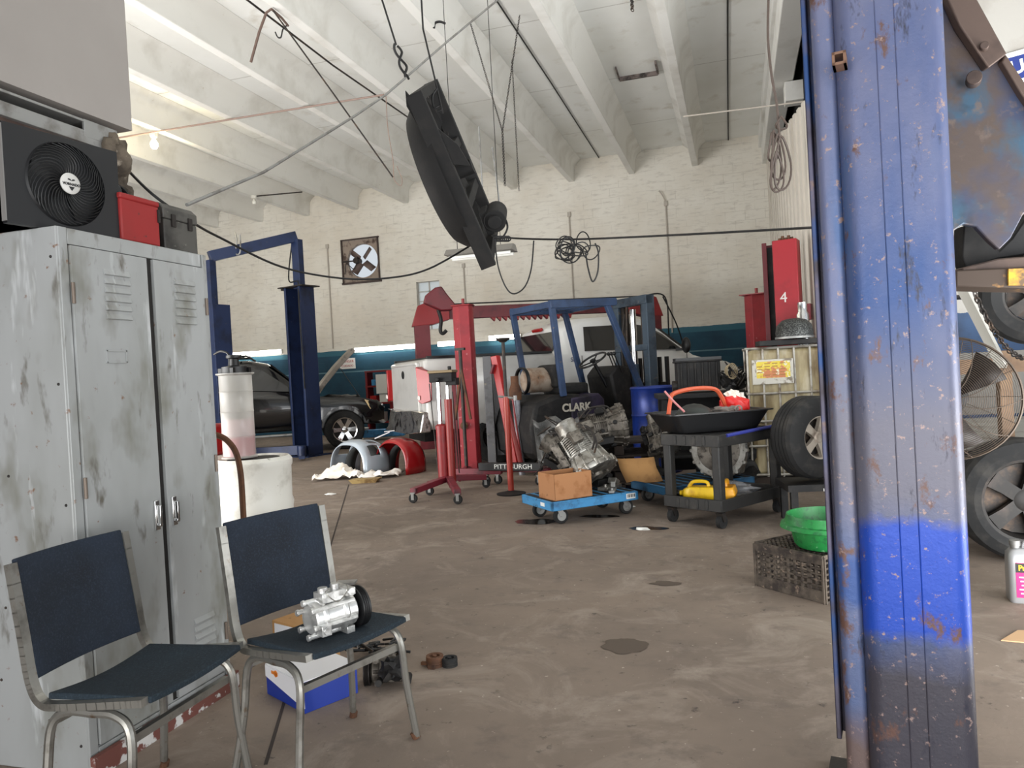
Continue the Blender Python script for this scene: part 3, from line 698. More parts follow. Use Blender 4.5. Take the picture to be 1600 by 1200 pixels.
# tailgate
mb = MB(); mb.box((-.02, 0, 1.12), (.06, 1.52, .74)); mb.box((-.035, 0, 1.47), (.05, 1.5, .05)); tg_ = mb.build('tailgate', 'silver_paint', tk, bevel=.02)
mb = MB(); mb.lathe([(0, 0), (.055, 0), (.06, .012), (.04, .02), (0, .012)], (-.05, -.0, 1.33), (-1, 0, 0), 20); mb.build('gate_handle', 'black_plastic', tg_)
for s in (-1, 1):
    mb = MB(); mb.loft([[(-.10, s*.88, 1.43), (-.09, s*1.04, 1.39), (.08, s*1.06, 1.35), (.07, s*1.06, .95), (-.085, s*1.04, .92), (-.09, s*.90, .94)], [(.0, s*.88, 1.43), (.02, s*.97, 1.39), (.08, s*1.0, 1.35), (.07, s*1.0, .95), (.02, s*.96, .92), (.0, s*.90, .94)]])
    l = mb.build('tail_light', 'tail_red', tk, bevel=.015)
    mb = MB(); mb.box((-.095, s*.965, 1.0), (.02, .09, .06)); mb.build('reversing_lens', M('lens_clear', (235, 225, 220), .2), l, bevel=.01)
    mb = MB(); mb.ball((4.0+.18, s*1.14, 1.56), .1, (.55, 1.0, 1.25)); mb.bar((4.1, s*.98, 1.5), (4.2, s*1.1, 1.5), .04, .04); mb.build('door_mirror', 'black_plastic', tk)
    mb = MB(); mb.box((5.50, s*.80, .92), (.16, .28, .2), (0, 0, -s*.3)); mb.build('headlight', 'lens_clear', tk, bevel=.03)
    mb = MB(); mb.box((3.45, s*1.008, 1.28), (.16, .03, .04)); mb.build('door_handle', 'white_paint', tk, bevel=.008)
mb = MB(); mb.loft([[(-.10, -.98, .52), (-.22, -.7, .50), (-.24, 0, .50), (-.22, .7, .50), (-.10, .98, .52), (-.04, .98, .80), (-.16, .7, .82), (-.18, 0, .80), (-.16, -.7, .82), (-.04, -.98, .80)],
   [(.05, -.98, .52), (.0, -.7, .50), (.0, 0, .50), (.0, .7, .50), (.05, .98, .52), (.06, .98, .80), (.0, .7, .82), (.0, 0, .80), (.0, -.7, .82), (.06, -.98, .80)]])
mb.build('rear_bumper', M('dented_chrome', (200, 196, 190), .2, .9, spots=(((70, 58, 48), 9, .5, .62),), bump=.8, bscale=5), tk, bevel=.015)
mb = MB(); mb.loft([[(5.42, -.99, .48), (5.66, -.7, .46), (5.72, 0, .46), (5.66, .7, .46), (5.42, .99, .48), (5.42, .99, .76), (5.66, .7, .76), (5.72, 0, .76), (5.66, -.7, .76), (5.42, -.99, .76)], [(5.3, -.9, .48), (5.4, -.6, .46), (5.4, 0, .46), (5.4, .6, .46), (5.3, .9, .48), (5.3, .9, .76), (5.4, .6, .76), (5.4, 0, .76), (5.4, -.6, .76), (5.3, -.9, .76)]]); mb.build('front_bumper', 'black_plastic', tk)
for x in (2.42, 3.27, 4.28):
    mb = MB(); mb.box((x, -1.003, 1.0), (.008, .006, .95)); mb.build('door_seam', 'dark_gap', tk)
mb = MB(); mb.box((2.7, 0, .45), (5.2, .9, .2)); mb.build('chassis_frame', 'grimy_black', tk)
text('door_badge', 'SLT', .09, M('badge_blue', (70, 80, 120), .4), tk, (2.30, -1.004, 1.42), (PI/2, 0, 0), .002)

# ---- black SUV with its bonnet up
SA = math.radians(33)
sv = thing('suv', 'black sport utility vehicle with its bonnet propped open beside the blue lift post', 'car', (0, 0, 0), SA)
wb = V((-7.30, 12.90, 0)); sdir = V((math.cos(SA), math.sin(SA), 0)); sn = V((-math.sin(SA), math.cos(SA), 0))
o_ = wb - sdir*3.6 + sn*.74; sv.location = (o_.x, o_.y, 0)
zs = .42
st_ = [(0, sec(.84, .55, 1.15, 0, .66, 1.55)), (.1, sec(.88, zs, 1.18, 0, .72, 1.72)), (.8, sec(.90, zs, 1.18, 0, .72, 1.78)), (1.9, sec(.90, zs, 1.16, 0, .72, 1.78)), (2.25, sec(.90, zs, 1.15, 0, .70, 1.70)),
       (2.6, sec(.90, zs, 1.12, 0, .70, 1.42)), (2.95, sec(.90, zs, 1.06, 0, .72, 1.12)), (3.1, sec(.90, zs, 1.03, -.04, 0)), (3.9, sec(.89, zs, .98, -.04, 0)), (4.25, sec(.84, .5, .90, -.03, 0)), (4.38, sec(.74, .52, .80, -.02, 0))]
mb = MB(); mb.loft(vehicle_shell(st_)); o_s = mb.build('body', 'black_paint', sv, bevel=.012)
cs = []
for x in (.85, 3.6):
    for s in (-1, 1):
        mb = MB(); mb.cyl((x, s*.55, .40), (x, s*1.2, .40), .43, seg=36); a = mb.build('cutter', 'void'); a.parent = sv; cs.append(a)
bpy.context.view_layer.update(); cut(o_s, cs)
for x in (.85, 3.6):
    for s in (-1, 1): wheel(sv, (x, s*.76, .375), .375, .24, (0, s, 0))
for s in (-1, 1):
    def quad(pts, name, mat='glass_dark'):
        mb = MB(); mb.bm.faces.new([mb.bm.verts.new(p) for p in pts]); return mb.build(name, mat, sv, solid=.008, smooth=False)
    g = lambda x, t, zb=1.17, zr=1.76: (x, s*(.865+(.725-.865)*t), zb+(zr-.07-zb)*t)
    quad([g(.15, .1), g(.95, .1), g(.95, .88), g(.2, .88)], 'side_window'); quad([g(1.03, .1), g(1.75, .1), g(1.75, .88), g(1.03, .88)], 'side_window')
    quad([g(1.83, .1), g(2.75, .05, 1.12), g(2.15, .88, 1.15, 1.72), g(1.83, .88)], 'side_window')
    mb = MB(); mb.ball((2.72, s*1.0, 1.2), .09, (.6, 1, .8)); mb.build('door_mirror', 'black_paint', sv)
    mb = MB(); mb.loft([[(4.0, s*.875, .93), (4.32, s*.74, .84), (4.34, s*.74, .72), (4.1, s*.87, .74)], [(4.0, s*.84, .93), (4.30, s*.70, .84), (4.32, s*.70, .72), (4.1, s*.84, .74)]]); mb.build('headlight', M('lens_amber', (222, 196, 150), .2), sv, bevel=.01)
    mb = MB(); mb.box((3.05, s*.905, 1.0), (.10, .012, .03)); mb.build('fender_badge', 'chrome', sv)
    mb = MB(); mb.box((1.9, s*.92, .36), (2.0, .10, .04)); mb.build('running_board', 'galv', sv, bevel=.01)
mb = MB()
for s in (-1, 1):
    mb.tube([(.3, s*.62, 1.80), (.35, s*.62, 1.87), (1.9, s*.62, 1.87), (2.0, s*.62, 1.80)], .02)
for x in (.5, 1.2, 1.8): mb.tube([(x, -.62, 1.87), (x, .62, 1.87)], .015)
mb.build('roof_rack', 'black_plastic', sv)
mb = MB(); mb.loft([[(2.93, -.66, 1.12), (2.93, .66, 1.12), (2.3, .62, 1.68), (2.3, -.62, 1.68)], [(2.95, -.66, 1.14), (2.95, .66, 1.14), (2.32, .62, 1.70), (2.32, -.62, 1.70)]]); mb.build('windscreen', 'glass_dark', sv)
mb = MB(); mb.loft([[(4.05, -.86, .46), (4.38, -.72, .44), (4.48, 0, .44), (4.38, .72, .44), (4.05, .86, .46), (4.05, .86, .74), (4.40, .70, .74), (4.50, 0, .74), (4.40, -.70, .74), (4.05, -.86, .74)], [(3.95, -.8, .46), (4.1, -.6, .44), (4.1, 0, .44), (4.1, .6, .44), (3.95, .8, .46), (3.95, .8, .74), (4.1, .6, .74), (4.1, 0, .74), (4.1, -.6, .74), (3.95, -.8, .74)]]); mb.build('front_bumper', 'black_plastic', sv, bevel=.02)
# raised bonnet hinged at the cowl
mb = MB()
hb = [[(x, y, .035*math.sin(PI*x/1.15)-.02*(y/.7)**2) for y in (-.72, -.5, -.2, .2, .5, .72)] for x in (0, .3, .7, 1.0, 1.15)]
rings = [r+[(p[0], p[1]*.97, p[2]-.09) for p in r[::-1]] for r in hb]
mb.loft(rings); hd = mb.build('bonnet', M('bonnet_underside', (150, 142, 132), .6, spots=(((90, 84, 78), 6, .5, .65),)), sv, bevel=.01); hd.location = (3.05, 0, 1.09); hd.rotation_euler = (0, -math.radians(48), 0)
mb = MB(); mb.box((.55, 0, -.055), (.55, .8, .02)); mb.build('insulation_pad', 'grimy_black', hd, bevel=.02)
mb = MB(); mb.tube([(3.95, -.6, .96), (3.6, -.62, 1.55)], .008); mb.build('prop_rod', 'black_plastic', sv)
mb = MB(); mb.blob((3.6, 0, .93), .3, (1.3, 1.6, .35), .3, 5); mb.build('engine', 'grimy_black', sv)

# ================================================================== LIFTS
def post(parent, name, a, h, wx, dy, mat, ang=0, flange=.0):
    """C section column"""
    mb = MB(); t = .012
    prof = [(-wx/2, -dy/2), (wx/2, -dy/2), (wx/2, dy/2), (wx/2-.05, dy/2), (wx/2-.05, dy/2-t), (wx/2-t, dy/2-t), (wx/2-t, -dy/2+t), (-wx/2+t, -dy/2+t), (-wx/2+t, dy/2-t), (-wx/2+.05, dy/2-t), (-wx/2+.05, dy/2), (-wx/2, dy/2)]
    T = Matrix.Translation(a) @ Matrix.Rotation(ang, 4, 'Z'); mb.prism(prof, h, T)
    return mb.build(name, mat, parent, bevel=.004)
# tall blue two-post lift over the black SUV
B1 = fl(482, 712); d1_ = (B1-CAM).dot(Fw)
bl = thing('two_post_lift', 'dark blue two-post car lift with overhead frame by the black vehicle', 'car lift', (B1.x, B1.y, 0), math.radians(-15))
def relz(x, y, P):   # height of pixel on the vertical through P
    v = ray(x, y); k = (P-CAM).dot(Fw)/1.0; return (CAM+v*k).z
zt = relz(467, 452, B1); ztop = relz(458, 376, B1)
post(bl, 'lower_column', V((0, 0, .02)), zt, .40, .34, 'blue_lift', math.radians(180))
mb = MB(); mb.box((0, 0, .01), (.6, .55, .02)); mb.build('base_plate', 'blue_lift', bl)
mb = MB(); mb.box((0, 0, zt+.03), (.62, .42, .018)); mb.box((-.3, 0, zt+.02), (.1, .2, .05)); mb.build('cap_plate', 'dark_steel', bl)
mb = MB(); mb.box((.02, 0, (zt+ztop)/2), (.17, .12, ztop-zt)); mb.build('extension_column', 'blue_lift', bl, bevel=.004)
bl2 = dp(332, 480, d1_*.93)
L2 = Matrix.Rotation(-bl.rotation_euler.z, 4, 'Z') @ (V((bl2.x, bl2.y, 0))-B1)
z2 = relz(320, 408, V((bl2.x, bl2.y, 0))); z2t = relz(330, 480, V((bl2.x, bl2.y, 0)))
mb = MB(); mb.bar((0, 0, ztop+.06), (L2.x, L2.y, z2+.06), .12, .18); mb.build('overhead_beam', 'blue_lift', bl, bevel=.004)
post(bl, 'lower_column', V((L2.x+.05, L2.y, .02)), z2t, .36, .34, 'blue_lift', 0)
mb = MB(); mb.box((L2.x, L2.y, (z2+z2t)/2), (.15, .12, z2-z2t)); mb.build('extension_column', 'blue_lift', bl)
mb = MB(); mb.tube(spline([(-.1, 0, ztop-.02), (-.13, -.1, ztop-.7), (.12, -.12, zt+.1), (.2, -.2, zt-.3), (.22, -.2, 1.2)], 8), .012); mb.build('hydraulic_hose', 'black_rubber', bl)
mid = V((L2.x*.66, L2.y*.66, ztop+.0))
mb = MB(); mb.tube(spline([mid+V((0, -.08, .05)), mid+V((.05, -.1, -.1)), mid+V((.0, -.1, -.3)), mid+V((.12, -.1, -.3)), mid+V((.12, -.08, 0))], 6), .012); mb.build('dangling_hook', 'galv', bl)
for k, (ax_, ay_, L_) in enumerate(((-.3, -.35, 1.3), (.25, -.5, .9))):
    mb = MB(); mb.bar((0, -.1, .12), (ax_*2.6, ay_*1.0-.25, .12), .1, .16); mb.cyl((ax_*2.6, ay_-.25, .1), (ax_*2.6, ay_-.25, .26), .07); mb.build('swing_arm', 'blue_lift', bl)

# red lift frame behind the pickup
RA, RB = V((-5.40, 12.50, 0)), V((-1.52, 14.50, 0))
ra = math.atan2(RB.y-RA.y, RB.x-RA.x); LL = (RB-RA).length
rf = thing('overhead_lift_frame', 'dark red lift frame with long toothed crossbeam behind the pickup', 'car lift', (RA.x, RA.y, 0), ra)
hz = 2.42
for x in (0, LL): 
    post(rf, 'column', V((x, 0, 0)), hz-.2, .27, .27, M('deep_red', (98, 26, 34), .45, spots=(((50, 16, 20), 4, .5, .75),)), PI/2 if x == 0 else -PI/2)
for s, x in ((1, 0), (-1, LL)):
    mb = MB(); mb.prism_xz([(x-s*.18, hz-.22), (x-s*.06, hz+.14), (x+s*.1, hz+.2), (x+s*.5, hz+.12), (x+s*.5, hz-.12), (x+s*.2, hz-.2)], -.14, .14); mb.build('corner_bracket', 'red_paint', rf, bevel=.01)
mb = MB(); mb.box((LL/2, 0, hz), (LL-.6, .16, .22))
mb.build('crossbeam', 'deep_red', rf, bevel=.006)
mb = MB()
for k in range(14): mb.prism_xz([(1.25+k*.11, hz-.10), (1.35+k*.11, hz-.10), (1.33+k*.11, hz-.18)], -.07, .07)
mb.build('toothed_edge', 'red_paint', rf)
mb = MB(); mb.tube([(.3, -.1, hz+.15), (LL-.3, -.1, hz+.17)], .012); mb.build('air_line', 'black_plastic', rf)
mb = MB(); mb.tube(spline([(LL-.2, -.1, hz+.17), (LL+.15, -.1, hz+.2), (LL+.28, -.1, hz+.0), (LL+.3, -.1, hz-.7), (LL+.55, -.1, hz-.85), (LL+.45, -.1, hz-.4), (LL+.2, -.1, hz+.15)], 6), .014); mb.build('hose', 'black_rubber', rf)
# hooded chain hoist on the frame
P = dp(684, 473, 12.6)
hs = thing('chain_hoist', 'dark red hoist head with hanging shackle on top of the red lift frame', 'hoist', P, ra)
mb = MB(); mb.prism_xz([(-.26, -.02), (-.22, .1), (-.06, .22), (.05, .24), (.14, .1), (.26, -.06), (.2, -.16), (.02, -.16), (-.1, -.1)], -.3, -.12); mb.build('hood', 'deep_red', hs, bevel=.02)
mb = MB(); mb.tube(spline([(-.02, -.2, -.14), (.02, -.2, -.3), (0, -.2, -.48), (.04, -.2, -.53), (.1, -.2, -.48)], 6), .03); mb.build('shackle', 'grimy_black', hs)

# near red post with two facets
P0 = fl(737, 737); hz2 = relz(740, 478, P0)
rp = thing('lift_post', 'tall six-sided red lift post in front of the pickup', 'car lift', (P0.x, P0.y, 0), math.radians(14))
mb = MB(); mb.prism([(-.13, -.04), (-.04, -.12), (.09, -.12), (.13, -.04), (.13, .12), (-.13, .12)], hz2); mb.build('column', M('post_red', (138, 34, 42), .42, spots=(((98, 24, 32), 2.5, .5, .75), ((190, 140, 140), 16, .64, .76)), bump=.06), rp, bevel=.006)
mb = MB(); mb.prism([(-.15, -.05), (-.05, -.14), (.10, -.14), (.15, -.05), (.15, .14), (-.15, .14)], .015, Matrix.Translation((0, 0, hz2))); mb.cyl((.01, 0, hz2), (.01, 0, hz2+.1), .02); mb.build('cap', 'red_paint', rp)
mb = MB(); mb.box((0, 0, .01), (.5, .4, .02)); mb.build('base_plate', 'dark_steel', rp)
mb = MB(); mb.box((-.17, -.02, .7), (.05, .06, 1.3)); mb.build('side_rail', 'deep_red', rp)
mb = MB(); mb.lathe([(0, 0), (.05, 0), (.05, .03), (.02, .04), (.02, .1), (0, .1)], (-.05, -.13, .62), (0, -1, 0)); mb.build('lock_knob', 'rust', rp)

# red posts at the right, one marked 4
P = dp(1184, 545, 9.9)
q = thing('lift_post', 'short bright red lift post left of the tall posts near the tote', 'car lift', (P.x, P.y, 0), math.radians(-20), 'red posts on the right')
h_ = relz(1184, 461, P)
mb = MB(); mb.prism([(-.14, -.02), (0, -.14), (.14, -.02), (.14, .13), (-.14, .13)], h_); mb.build('column', 'post_red', q, bevel=.005)
mb = MB(); mb.box((0, 0, h_+.006), (.32, .32, .012)); mb.cyl((.02, 0, h_), (.02, 0, h_+.09), .02); mb.build('cap', 'red_paint', q)
P = dp(1210, 500, 8.4)
q = thing('lift_post', 'dark open-backed red lift column left of the one marked 4', 'car lift', (P.x, P.y, 0), math.radians(-8), 'red posts on the right')
post(q, 'column', V((0, 0, 0)), relz(1210, 381, P), .17, .22, 'deep_red', PI)
mb = MB(); mb.box((0, 0, relz(1210, 381, P)/2-.02), (.12, .12, relz(1210, 381, P)-.06)); mb.build('carriage', 'grimy_black', q)
P = dp(1234, 500, 7.75)
q = thing('lift_post', 'tall red lift column painted with a white number 4', 'car lift', (P.x, P.y, 0), math.radians(-14), 'red posts on the right')
h_ = relz(1232, 376, P)
mb = MB(); mb.box((0, 0, h_/2), (.24, .2, h_)); mb.build('column', M('post4_red', (138, 22, 32), .4, spots=(((108, 18, 26), 3, .5, .75),)), q, bevel=.008)
for k in range(5):
    mb = MB(); mb.cyl((-.06+.03*k, 0, h_), (-.06+.03*k, 0, h_+.03+.02*(k % 2)), .016); mb.build('bolt', 'rust', q)
mb = MB(); mb.box((.17, -.02, 1.72), (.1, .14, .16)); mb.build('side_bracket', 'deep_red', q)
text('number', '4', .15, M('number_grey', (188, 180, 176), .6), q, (-.03, -.102, relz(1232, 466, P)), (PI/2, 0, 0), .002)
# ================================================================== FORKLIFT
FA = math.radians(45)
fo = V((-2.14, 8.96, 0)) + V((-math.sin(FA), math.cos(FA), 0))*.5
fk = thing('forklift', 'small old blue forklift with open overhead guard and raised mast', 'forklift', (fo.x, fo.y, 0), FA)
GH = 2.08
def leg_(a, b, w1=.075, w2=.055, mat='fork_blue'):
    mb = MB(); mb.bar(a, b, w1, w2, (0, 1, 0)); mb.build('guard_leg', mat, fk, bevel=.005)
leg_((0, -.5, GH), (.10, -.5, .95)); leg_((0, .5, GH), (.22, .46, .25))
leg_((.82, -.5, GH), (1.38, -.5, .78), .07, .06); leg_((.82, .5, GH), (1.1, .5, .9), .07, .06)
mb = MB()
mb.bar((-.03, -.5, GH), (.95, -.5, GH+.03), .07, .1); mb.bar((-.03, .5, GH), (.95, .5, GH+.03), .07, .1)
mb.bar((0, -.53, GH), (0, .53, GH), .07, .08); mb.bar((.93, -.53, GH+.03), (.93, .53, GH+.03), .07, .08)
for k in range(6): mb.bar((.13+.14*k, -.48, GH+.02), (.13+.14*k, .48, GH+.02), .03, .03)
mb.build('guard_roof', 'fork_blue', fk, bevel=.005)
mb = MB(); mb.prism_xz([(-.35, .28), (-.38, .6), (-.30, .88), (0, .97), (.35, .97), (.42, .86), (.42, .22), (-.25, .18)], -.5, .5)
cw = mb.build('counterweight', 'grimy_black', fk, bevel=.05)
mb = MB(); mb.prism_xz([(.2, .5), (.2, .92), (.62, .96), (.70, .88), (.72, .5)], -.515, .515); sp_ = mb.build('side_panel', M('purple_grime', (52, 44, 66), .55, .2, spots=(((28, 26, 32), 5, .45, .65),), bump=.2), fk, bevel=.02)
text('maker_lettering', 'CLARK', .135, M('dirty_white', (196, 190, 176), .7), fk, (.27, -.522, .80), (PI/2, 0, 0), .004, bold=.004)
mb = MB(); mb.prism_xz([(.42, .2), (.42, .5), (1.2, .5), (1.45, .8), (1.55, .8), (1.55, .2)], -.45, .45); mb.build('chassis', 'grimy_black', fk, bevel=.03)
mb = MB(); mb.prism_xz([(1.1, .5), (.98, 1.18), (1.10, 1.30), (1.28, 1.28), (1.42, .55)], -.28, .3); mb.build('dashboard', 'grimy_black', fk, bevel=.03)
mb = MB(); mb.box((.45, 0, 1.03), (.45, .45, .14)); mb.box((.22, 0, 1.2), (.12, .42, .3), (0, -.2, 0)); mb.build('seat', 'black_rubber', fk, bevel=.04)
sw = MB(); c_ = V((.82, -.12, 1.38)); ax = V((-.5, 0, .86)).normalized(); q = ax.to_track_quat('Z', 'Y').to_matrix()
sw.tube([c_+q @ V((.19*math.cos(2*PI*k/28), .19*math.sin(2*PI*k/28), 0)) for k in range(28)], .014, 8, closed=True)
for k in range(3): sw.tube([c_-ax*.02, c_+q @ V((.185*math.cos(2*PI*k/3), .185*math.sin(2*PI*k/3), 0))], .009)
sw.tube([c_, c_-ax*.45], .025); sw.lathe([(0, 0), (.04, 0), (.04, .03), (0, .04)], c_-ax*.02, ax); sw.build('steering_wheel', 'black_plastic', fk)
for k in range(3):
    mb = MB(); a = V((1.15, -.30+.07*k, 1.2)); b = V((.98, -.38+.06*k, 1.45)); mb.tube([a, b], .008); mb.ball(b, .025); mb.build('lever', 'black_plastic', fk)
# mast
for y in (-.32, .32):
    mb = MB(); mb.box((1.62, y, 1.22), (.14, .12, 2.0)); mb.build('mast_rail', M('mast_blue', (70, 84, 98), .5, .3, spots=(((40, 48, 60), 4, .45, .65), ((120, 110, 96), 14, .62, .74)), bump=.1), fk, bevel=.01)
    mb = MB(); mb.box((1.64, y*.68, 1.15), (.09, .07, 1.9)); mb.build('inner_rail', 'dark_steel', fk, bevel=.005)
mb = MB(); mb.box((1.60, 0, 2.16), (.12, .76, .12)); mb.build('mast_crossbar', 'mast_blue', fk, bevel=.006)
for zz, hh in ((1.52, .08), (.3, .12)):
    mb = MB(); mb.box((1.62, 0, zz), (.16, .72, hh)); mb.build('mast_crossbar', 'mast_blue', fk, bevel=.006)
mb = MB(); mb.cyl((1.56, -.06, .9), (1.56, -.06, 2.05), .045, seg=20); mb.build('lift_cylinder', 'chrome', fk)
mb = MB(); mb.cyl((1.56, -.06, .3), (1.56, -.06, 1.3), .055, seg=20); mb.build('cylinder_barrel', 'mast_blue', fk)
mb = MB(); mb.tube(spline([(1.55, .1, 2.0), (1.5, .14, 1.5), (1.52, .1, .9)], 6), .015); mb.tube(spline([(1.55, .05, 2.1), (1.5, .02, 1.5), (1.52, .0, .8)], 6), .015); mb.build('lift_chain', 'dark_steel', fk)
mb = MB(); mb.box((1.78, 0, .62), (.05, .9, .1)); mb.box((1.78, 0, 1.0), (.05, .9, .08)); mb.build('carriage', 'dark_steel', fk)
for k, y in enumerate((-.45, -.3, -.12, .12, .3, .45)):
    mb = MB(); mb.box((1.79, y, 1.08), (.035, .05, .6)); mb.build('load_backrest_bar', 'black_plastic', fk)
for y in (-.25, .25):
    mb = MB(); mb.prism_xz([(1.80, .1), (1.85, .1), (1.85, .6), (1.80, .6)], y-.06, y+.06); mb.box((2.1, y, .1), (.6, .12, .04)); mb.build('fork', 'dark_steel', fk)
for (x, y, r) in ((1.25, -.46, .30), (1.25, .46, .30), (.0, -.42, .22), (.0, .42, .22)): wheel(fk, (x, y, r), r, .18, (0, -1 if y < 0 else 1, 0), 'dark_steel', 5)
mb = MB(); mb.cyl((-.12, .05, 1.16), (.28, .05, 1.16), .16, seg=28); 
gt = mb.build('gas_tank', M('dirty_tank', (176, 160, 144), .5, .3, spots=(((130, 96, 70), 4, .45, .65), ((60, 52, 46), 9, .6, .7))), fk, bevel=.03); gt.rotation_euler = (0, 0, 0)
mb = MB(); mb.lathe([(.155, .0), (.175, .0), (.175, .04), (.155, .04)], (-.14, .05, 1.16), (-1, 0, 0), 30); mb.build('tank_rim', 'black_plastic', fk)

# ================================================================== ENGINES AND TRANSMISSIONS
def casting(name, label, cat, loc, rot, k, mat, mat2, seed, group=None):
    rnd = random.Random(seed); o = thing(name, label, cat, loc, 0, group); o.rotation_euler = rot; o.scale = (k, k, k)
    mb = MB()
    mb.lathe([(.0, -.02), (.19, -.02), (.20, 0), (.20, .02), (.185, .03), (.165, .10), (.15, .14), (.155, .15), (.155, .165), (.14, .17), (.135, .30), (.14, .31), (.14, .325), (.10, .33), (.085, .44), (.09, .45), (.09, .47), (0, .47)], (0, 0, 0), (1, 0, 0), 36)
    for j in range(14):
        a = 2*PI*j/14; c, s = math.cos(a), math.sin(a)
        mb.cyl((-.02, .192*c, .192*s), (.035, .192*c, .192*s), .014, seg=8)
        mb.bar((.03, .178*c, .178*s), (.15, .15*c, .15*s), .012, .02, (c+.01, s, .3))
    for j in range(9):
        x = .17+j*.018; mb.lathe([(.136, 0), (.150, 0), (.150, .006), (.136, .006)], (x, 0, 0), (1, 0, 0), 30)
    for j in range(8):
        a = 2*PI*j/8+.2; c, s = math.cos(a), math.sin(a); mb.bar((.16, .145*c, .145*s), (.32, .14*c, .14*s), .014, .022, (c, s, .1))
    mb.build('case', mat, o, bevel=.002)
    mb = MB(); mb.box((.24, 0, -.15), (.22, .22, .06), taper=(1.15, 1.1)); mb.box((.24, 0, -.118), (.25, .25, .012)); mb.build('oil_pan', mat2, o, bevel=.006)
    for j in range(16):
        mb = MB(); a = rnd.uniform(0, 2*PI); x = rnd.uniform(.02, .36); r = .13+rnd.uniform(0, .03); c, s = math.cos(a), math.sin(a)
        h = rnd.uniform(.02, .06); w_ = rnd.uniform(.012, .03)
        if j % 2: mb.cyl((x, r*c, r*s), (x, (r+h)*c, (r+h)*s), w_, seg=10)
        else: mb.box((x, (r+h/2)*c, (r+h/2)*s), (w_*3, w_*2, h+.03), (rnd.uniform(0, 1), 0, 0))
        mb.build('fitting', mat2, o, bevel=.002)
    mb = MB(); mb.lathe([(0, -.05), (.05, -.05), (.06, -.03), (.12, -.028), (.15, -.02), (.15, -.015), (0, -.015)], (0, 0, 0), (1, 0, 0), 28)
    for j in range(3): a = 2*PI*j/3; mb.cyl((-.045, .1*math.cos(a), .1*math.sin(a)), (-.02, .1*math.cos(a), .1*math.sin(a)), .014, seg=8)
    mb.build('torque_converter', 'cast_alu_dirty', o)
    for j in range(2):
        mb = MB(); p = V((rnd.uniform(.05, .2), .15, .1)); mb.tube(spline([p, p+V((.05, .03, .06)), p+V((.16, .0, .07)), p+V((.26, -.04, 0))], 6), .008); mb.build('cooler_line', 'dark_steel', o)
    return o
# ---- blue dolly in front, its box and gearboxes
def dolly(loc, rz, L, Wd, label, mat):
    d = thing('platform_dolly', label, 'dolly', loc, rz, 'blue platform dollies'); z = .19
    mb = MB(); mb.box((0, 0, z+.0), (L, Wd, .016)); 
    for s in (-1, 1): mb.box((0, s*(Wd/2-.012), z-.028), (L, .024, .075)); mb.box((s*(L/2-.012), 0, z-.028), (.024, Wd, .075))
    mb.build('deck', mat, d, bevel=.006)
    mb = MB()
    for k in range(9): mb.box((-L/2+L*(k+.5)/9, 0, z+.009), (L/9*.5, Wd*.9, .004))
    mb.build('grip_pad', 'black_rubber', d)
    for sx in (-1, 1):
        for sy in (-1, 1):
            x, y = sx*(L/2-.10), sy*(Wd/2-.09); mb = MB()
            mb.box((x, y, z-.035), (.10, .08, .008)); mb.prism_xz([(x-.03, z-.04), (x+.03, z-.04), (x+.045, .055), (x+.01, .055)], y-.028, y-.024); mb.prism_xz([(x-.03, z-.04), (x+.03, z-.04), (x+.045, .055), (x+.01, .055)], y+.024, y+.028); mb.cyl((x+.025, y-.034, .065), (x+.025, y+.034, .065), .008)
            f = mb.build('caster_fork', 'galv', d)
            mb = MB(); mb.lathe([(0, 0), (.06, 0), (.065, .006), (.065, .032), (.06, .038), (0, .038)], (x+.025, y-.019, .065), (0, 1, 0), 24); t_ = mb.build('caster_wheel', 'black_rubber', f)
            mb = MB(); mb.lathe([(0, 0), (.04, 0), (.04, .044), (0, .044)], (x+.025, y-.022, .065), (0, 1, 0), 18); mb.build('wheel_hub', 'galv', t_)
    return d, z
dA = fl(868, 822); dB_, dC = fl(828, 800), fl(972, 806)
a1 = math.atan2(dC.y-dA.y, dC.x-dA.x)
ux, uy = V((math.cos(a1), math.sin(a1), 0)), V((-math.sin(a1), math.cos(a1), 0))
cen = dA + ux*.38 + uy*.25
D1, DZ = dolly((cen.x, cen.y, 0), a1, .84, .56, 'bright blue platform dolly in front carrying the brown open box', 'dolly_blue')
mb = MB(); mb.box((.34, -.283, .165), (.09, .003, .045)); mb.build('barcode_label', 'label_white', D1)
mb = MB()
for k in range(9): mb.box((.305+k*.009, -.2855, .168), (.003+.002*(k % 3), .001, .028))
mb.build('barcode_bars', 'ink_black', D1)
mb = MB(); mb.box((-.421, -.12, .165), (.003, .07, .03)); mb.build('side_sticker', 'label_white', D1)
def onD(x, y, z): return cen + ux*x + uy*y + V((0, 0, z))
bx_ = onD(-.20, -.12, DZ+.012)
cb = thing('open_box', 'brown open-topped cardboard box with dents on the front blue dolly', 'box', bx_, a1+math.radians(2))
mb = MB(); w_, dd, h = .36, .27, .215
outer = [(-w_/2, -dd/2), (w_/2, -dd/2), (w_/2, dd/2), (-w_/2, dd/2)]
mb.box((0, 0, .004), (w_, dd, .008))
for sx in (-1, 1): mb.box((sx*(w_/2-.003), 0, h/2), (.006, dd, h))
for sy in (-1, 1): mb.box((0, sy*(dd/2-.003), h/2), (w_, .006, h))
mb.build('carton', M('box_brown', (168, 118, 78), .8, spots=(((136, 84, 44), 6, .52, .7), ((84, 52, 30), 15, .66, .75)), bump=.15, bscale=8), cb, bevel=.002)
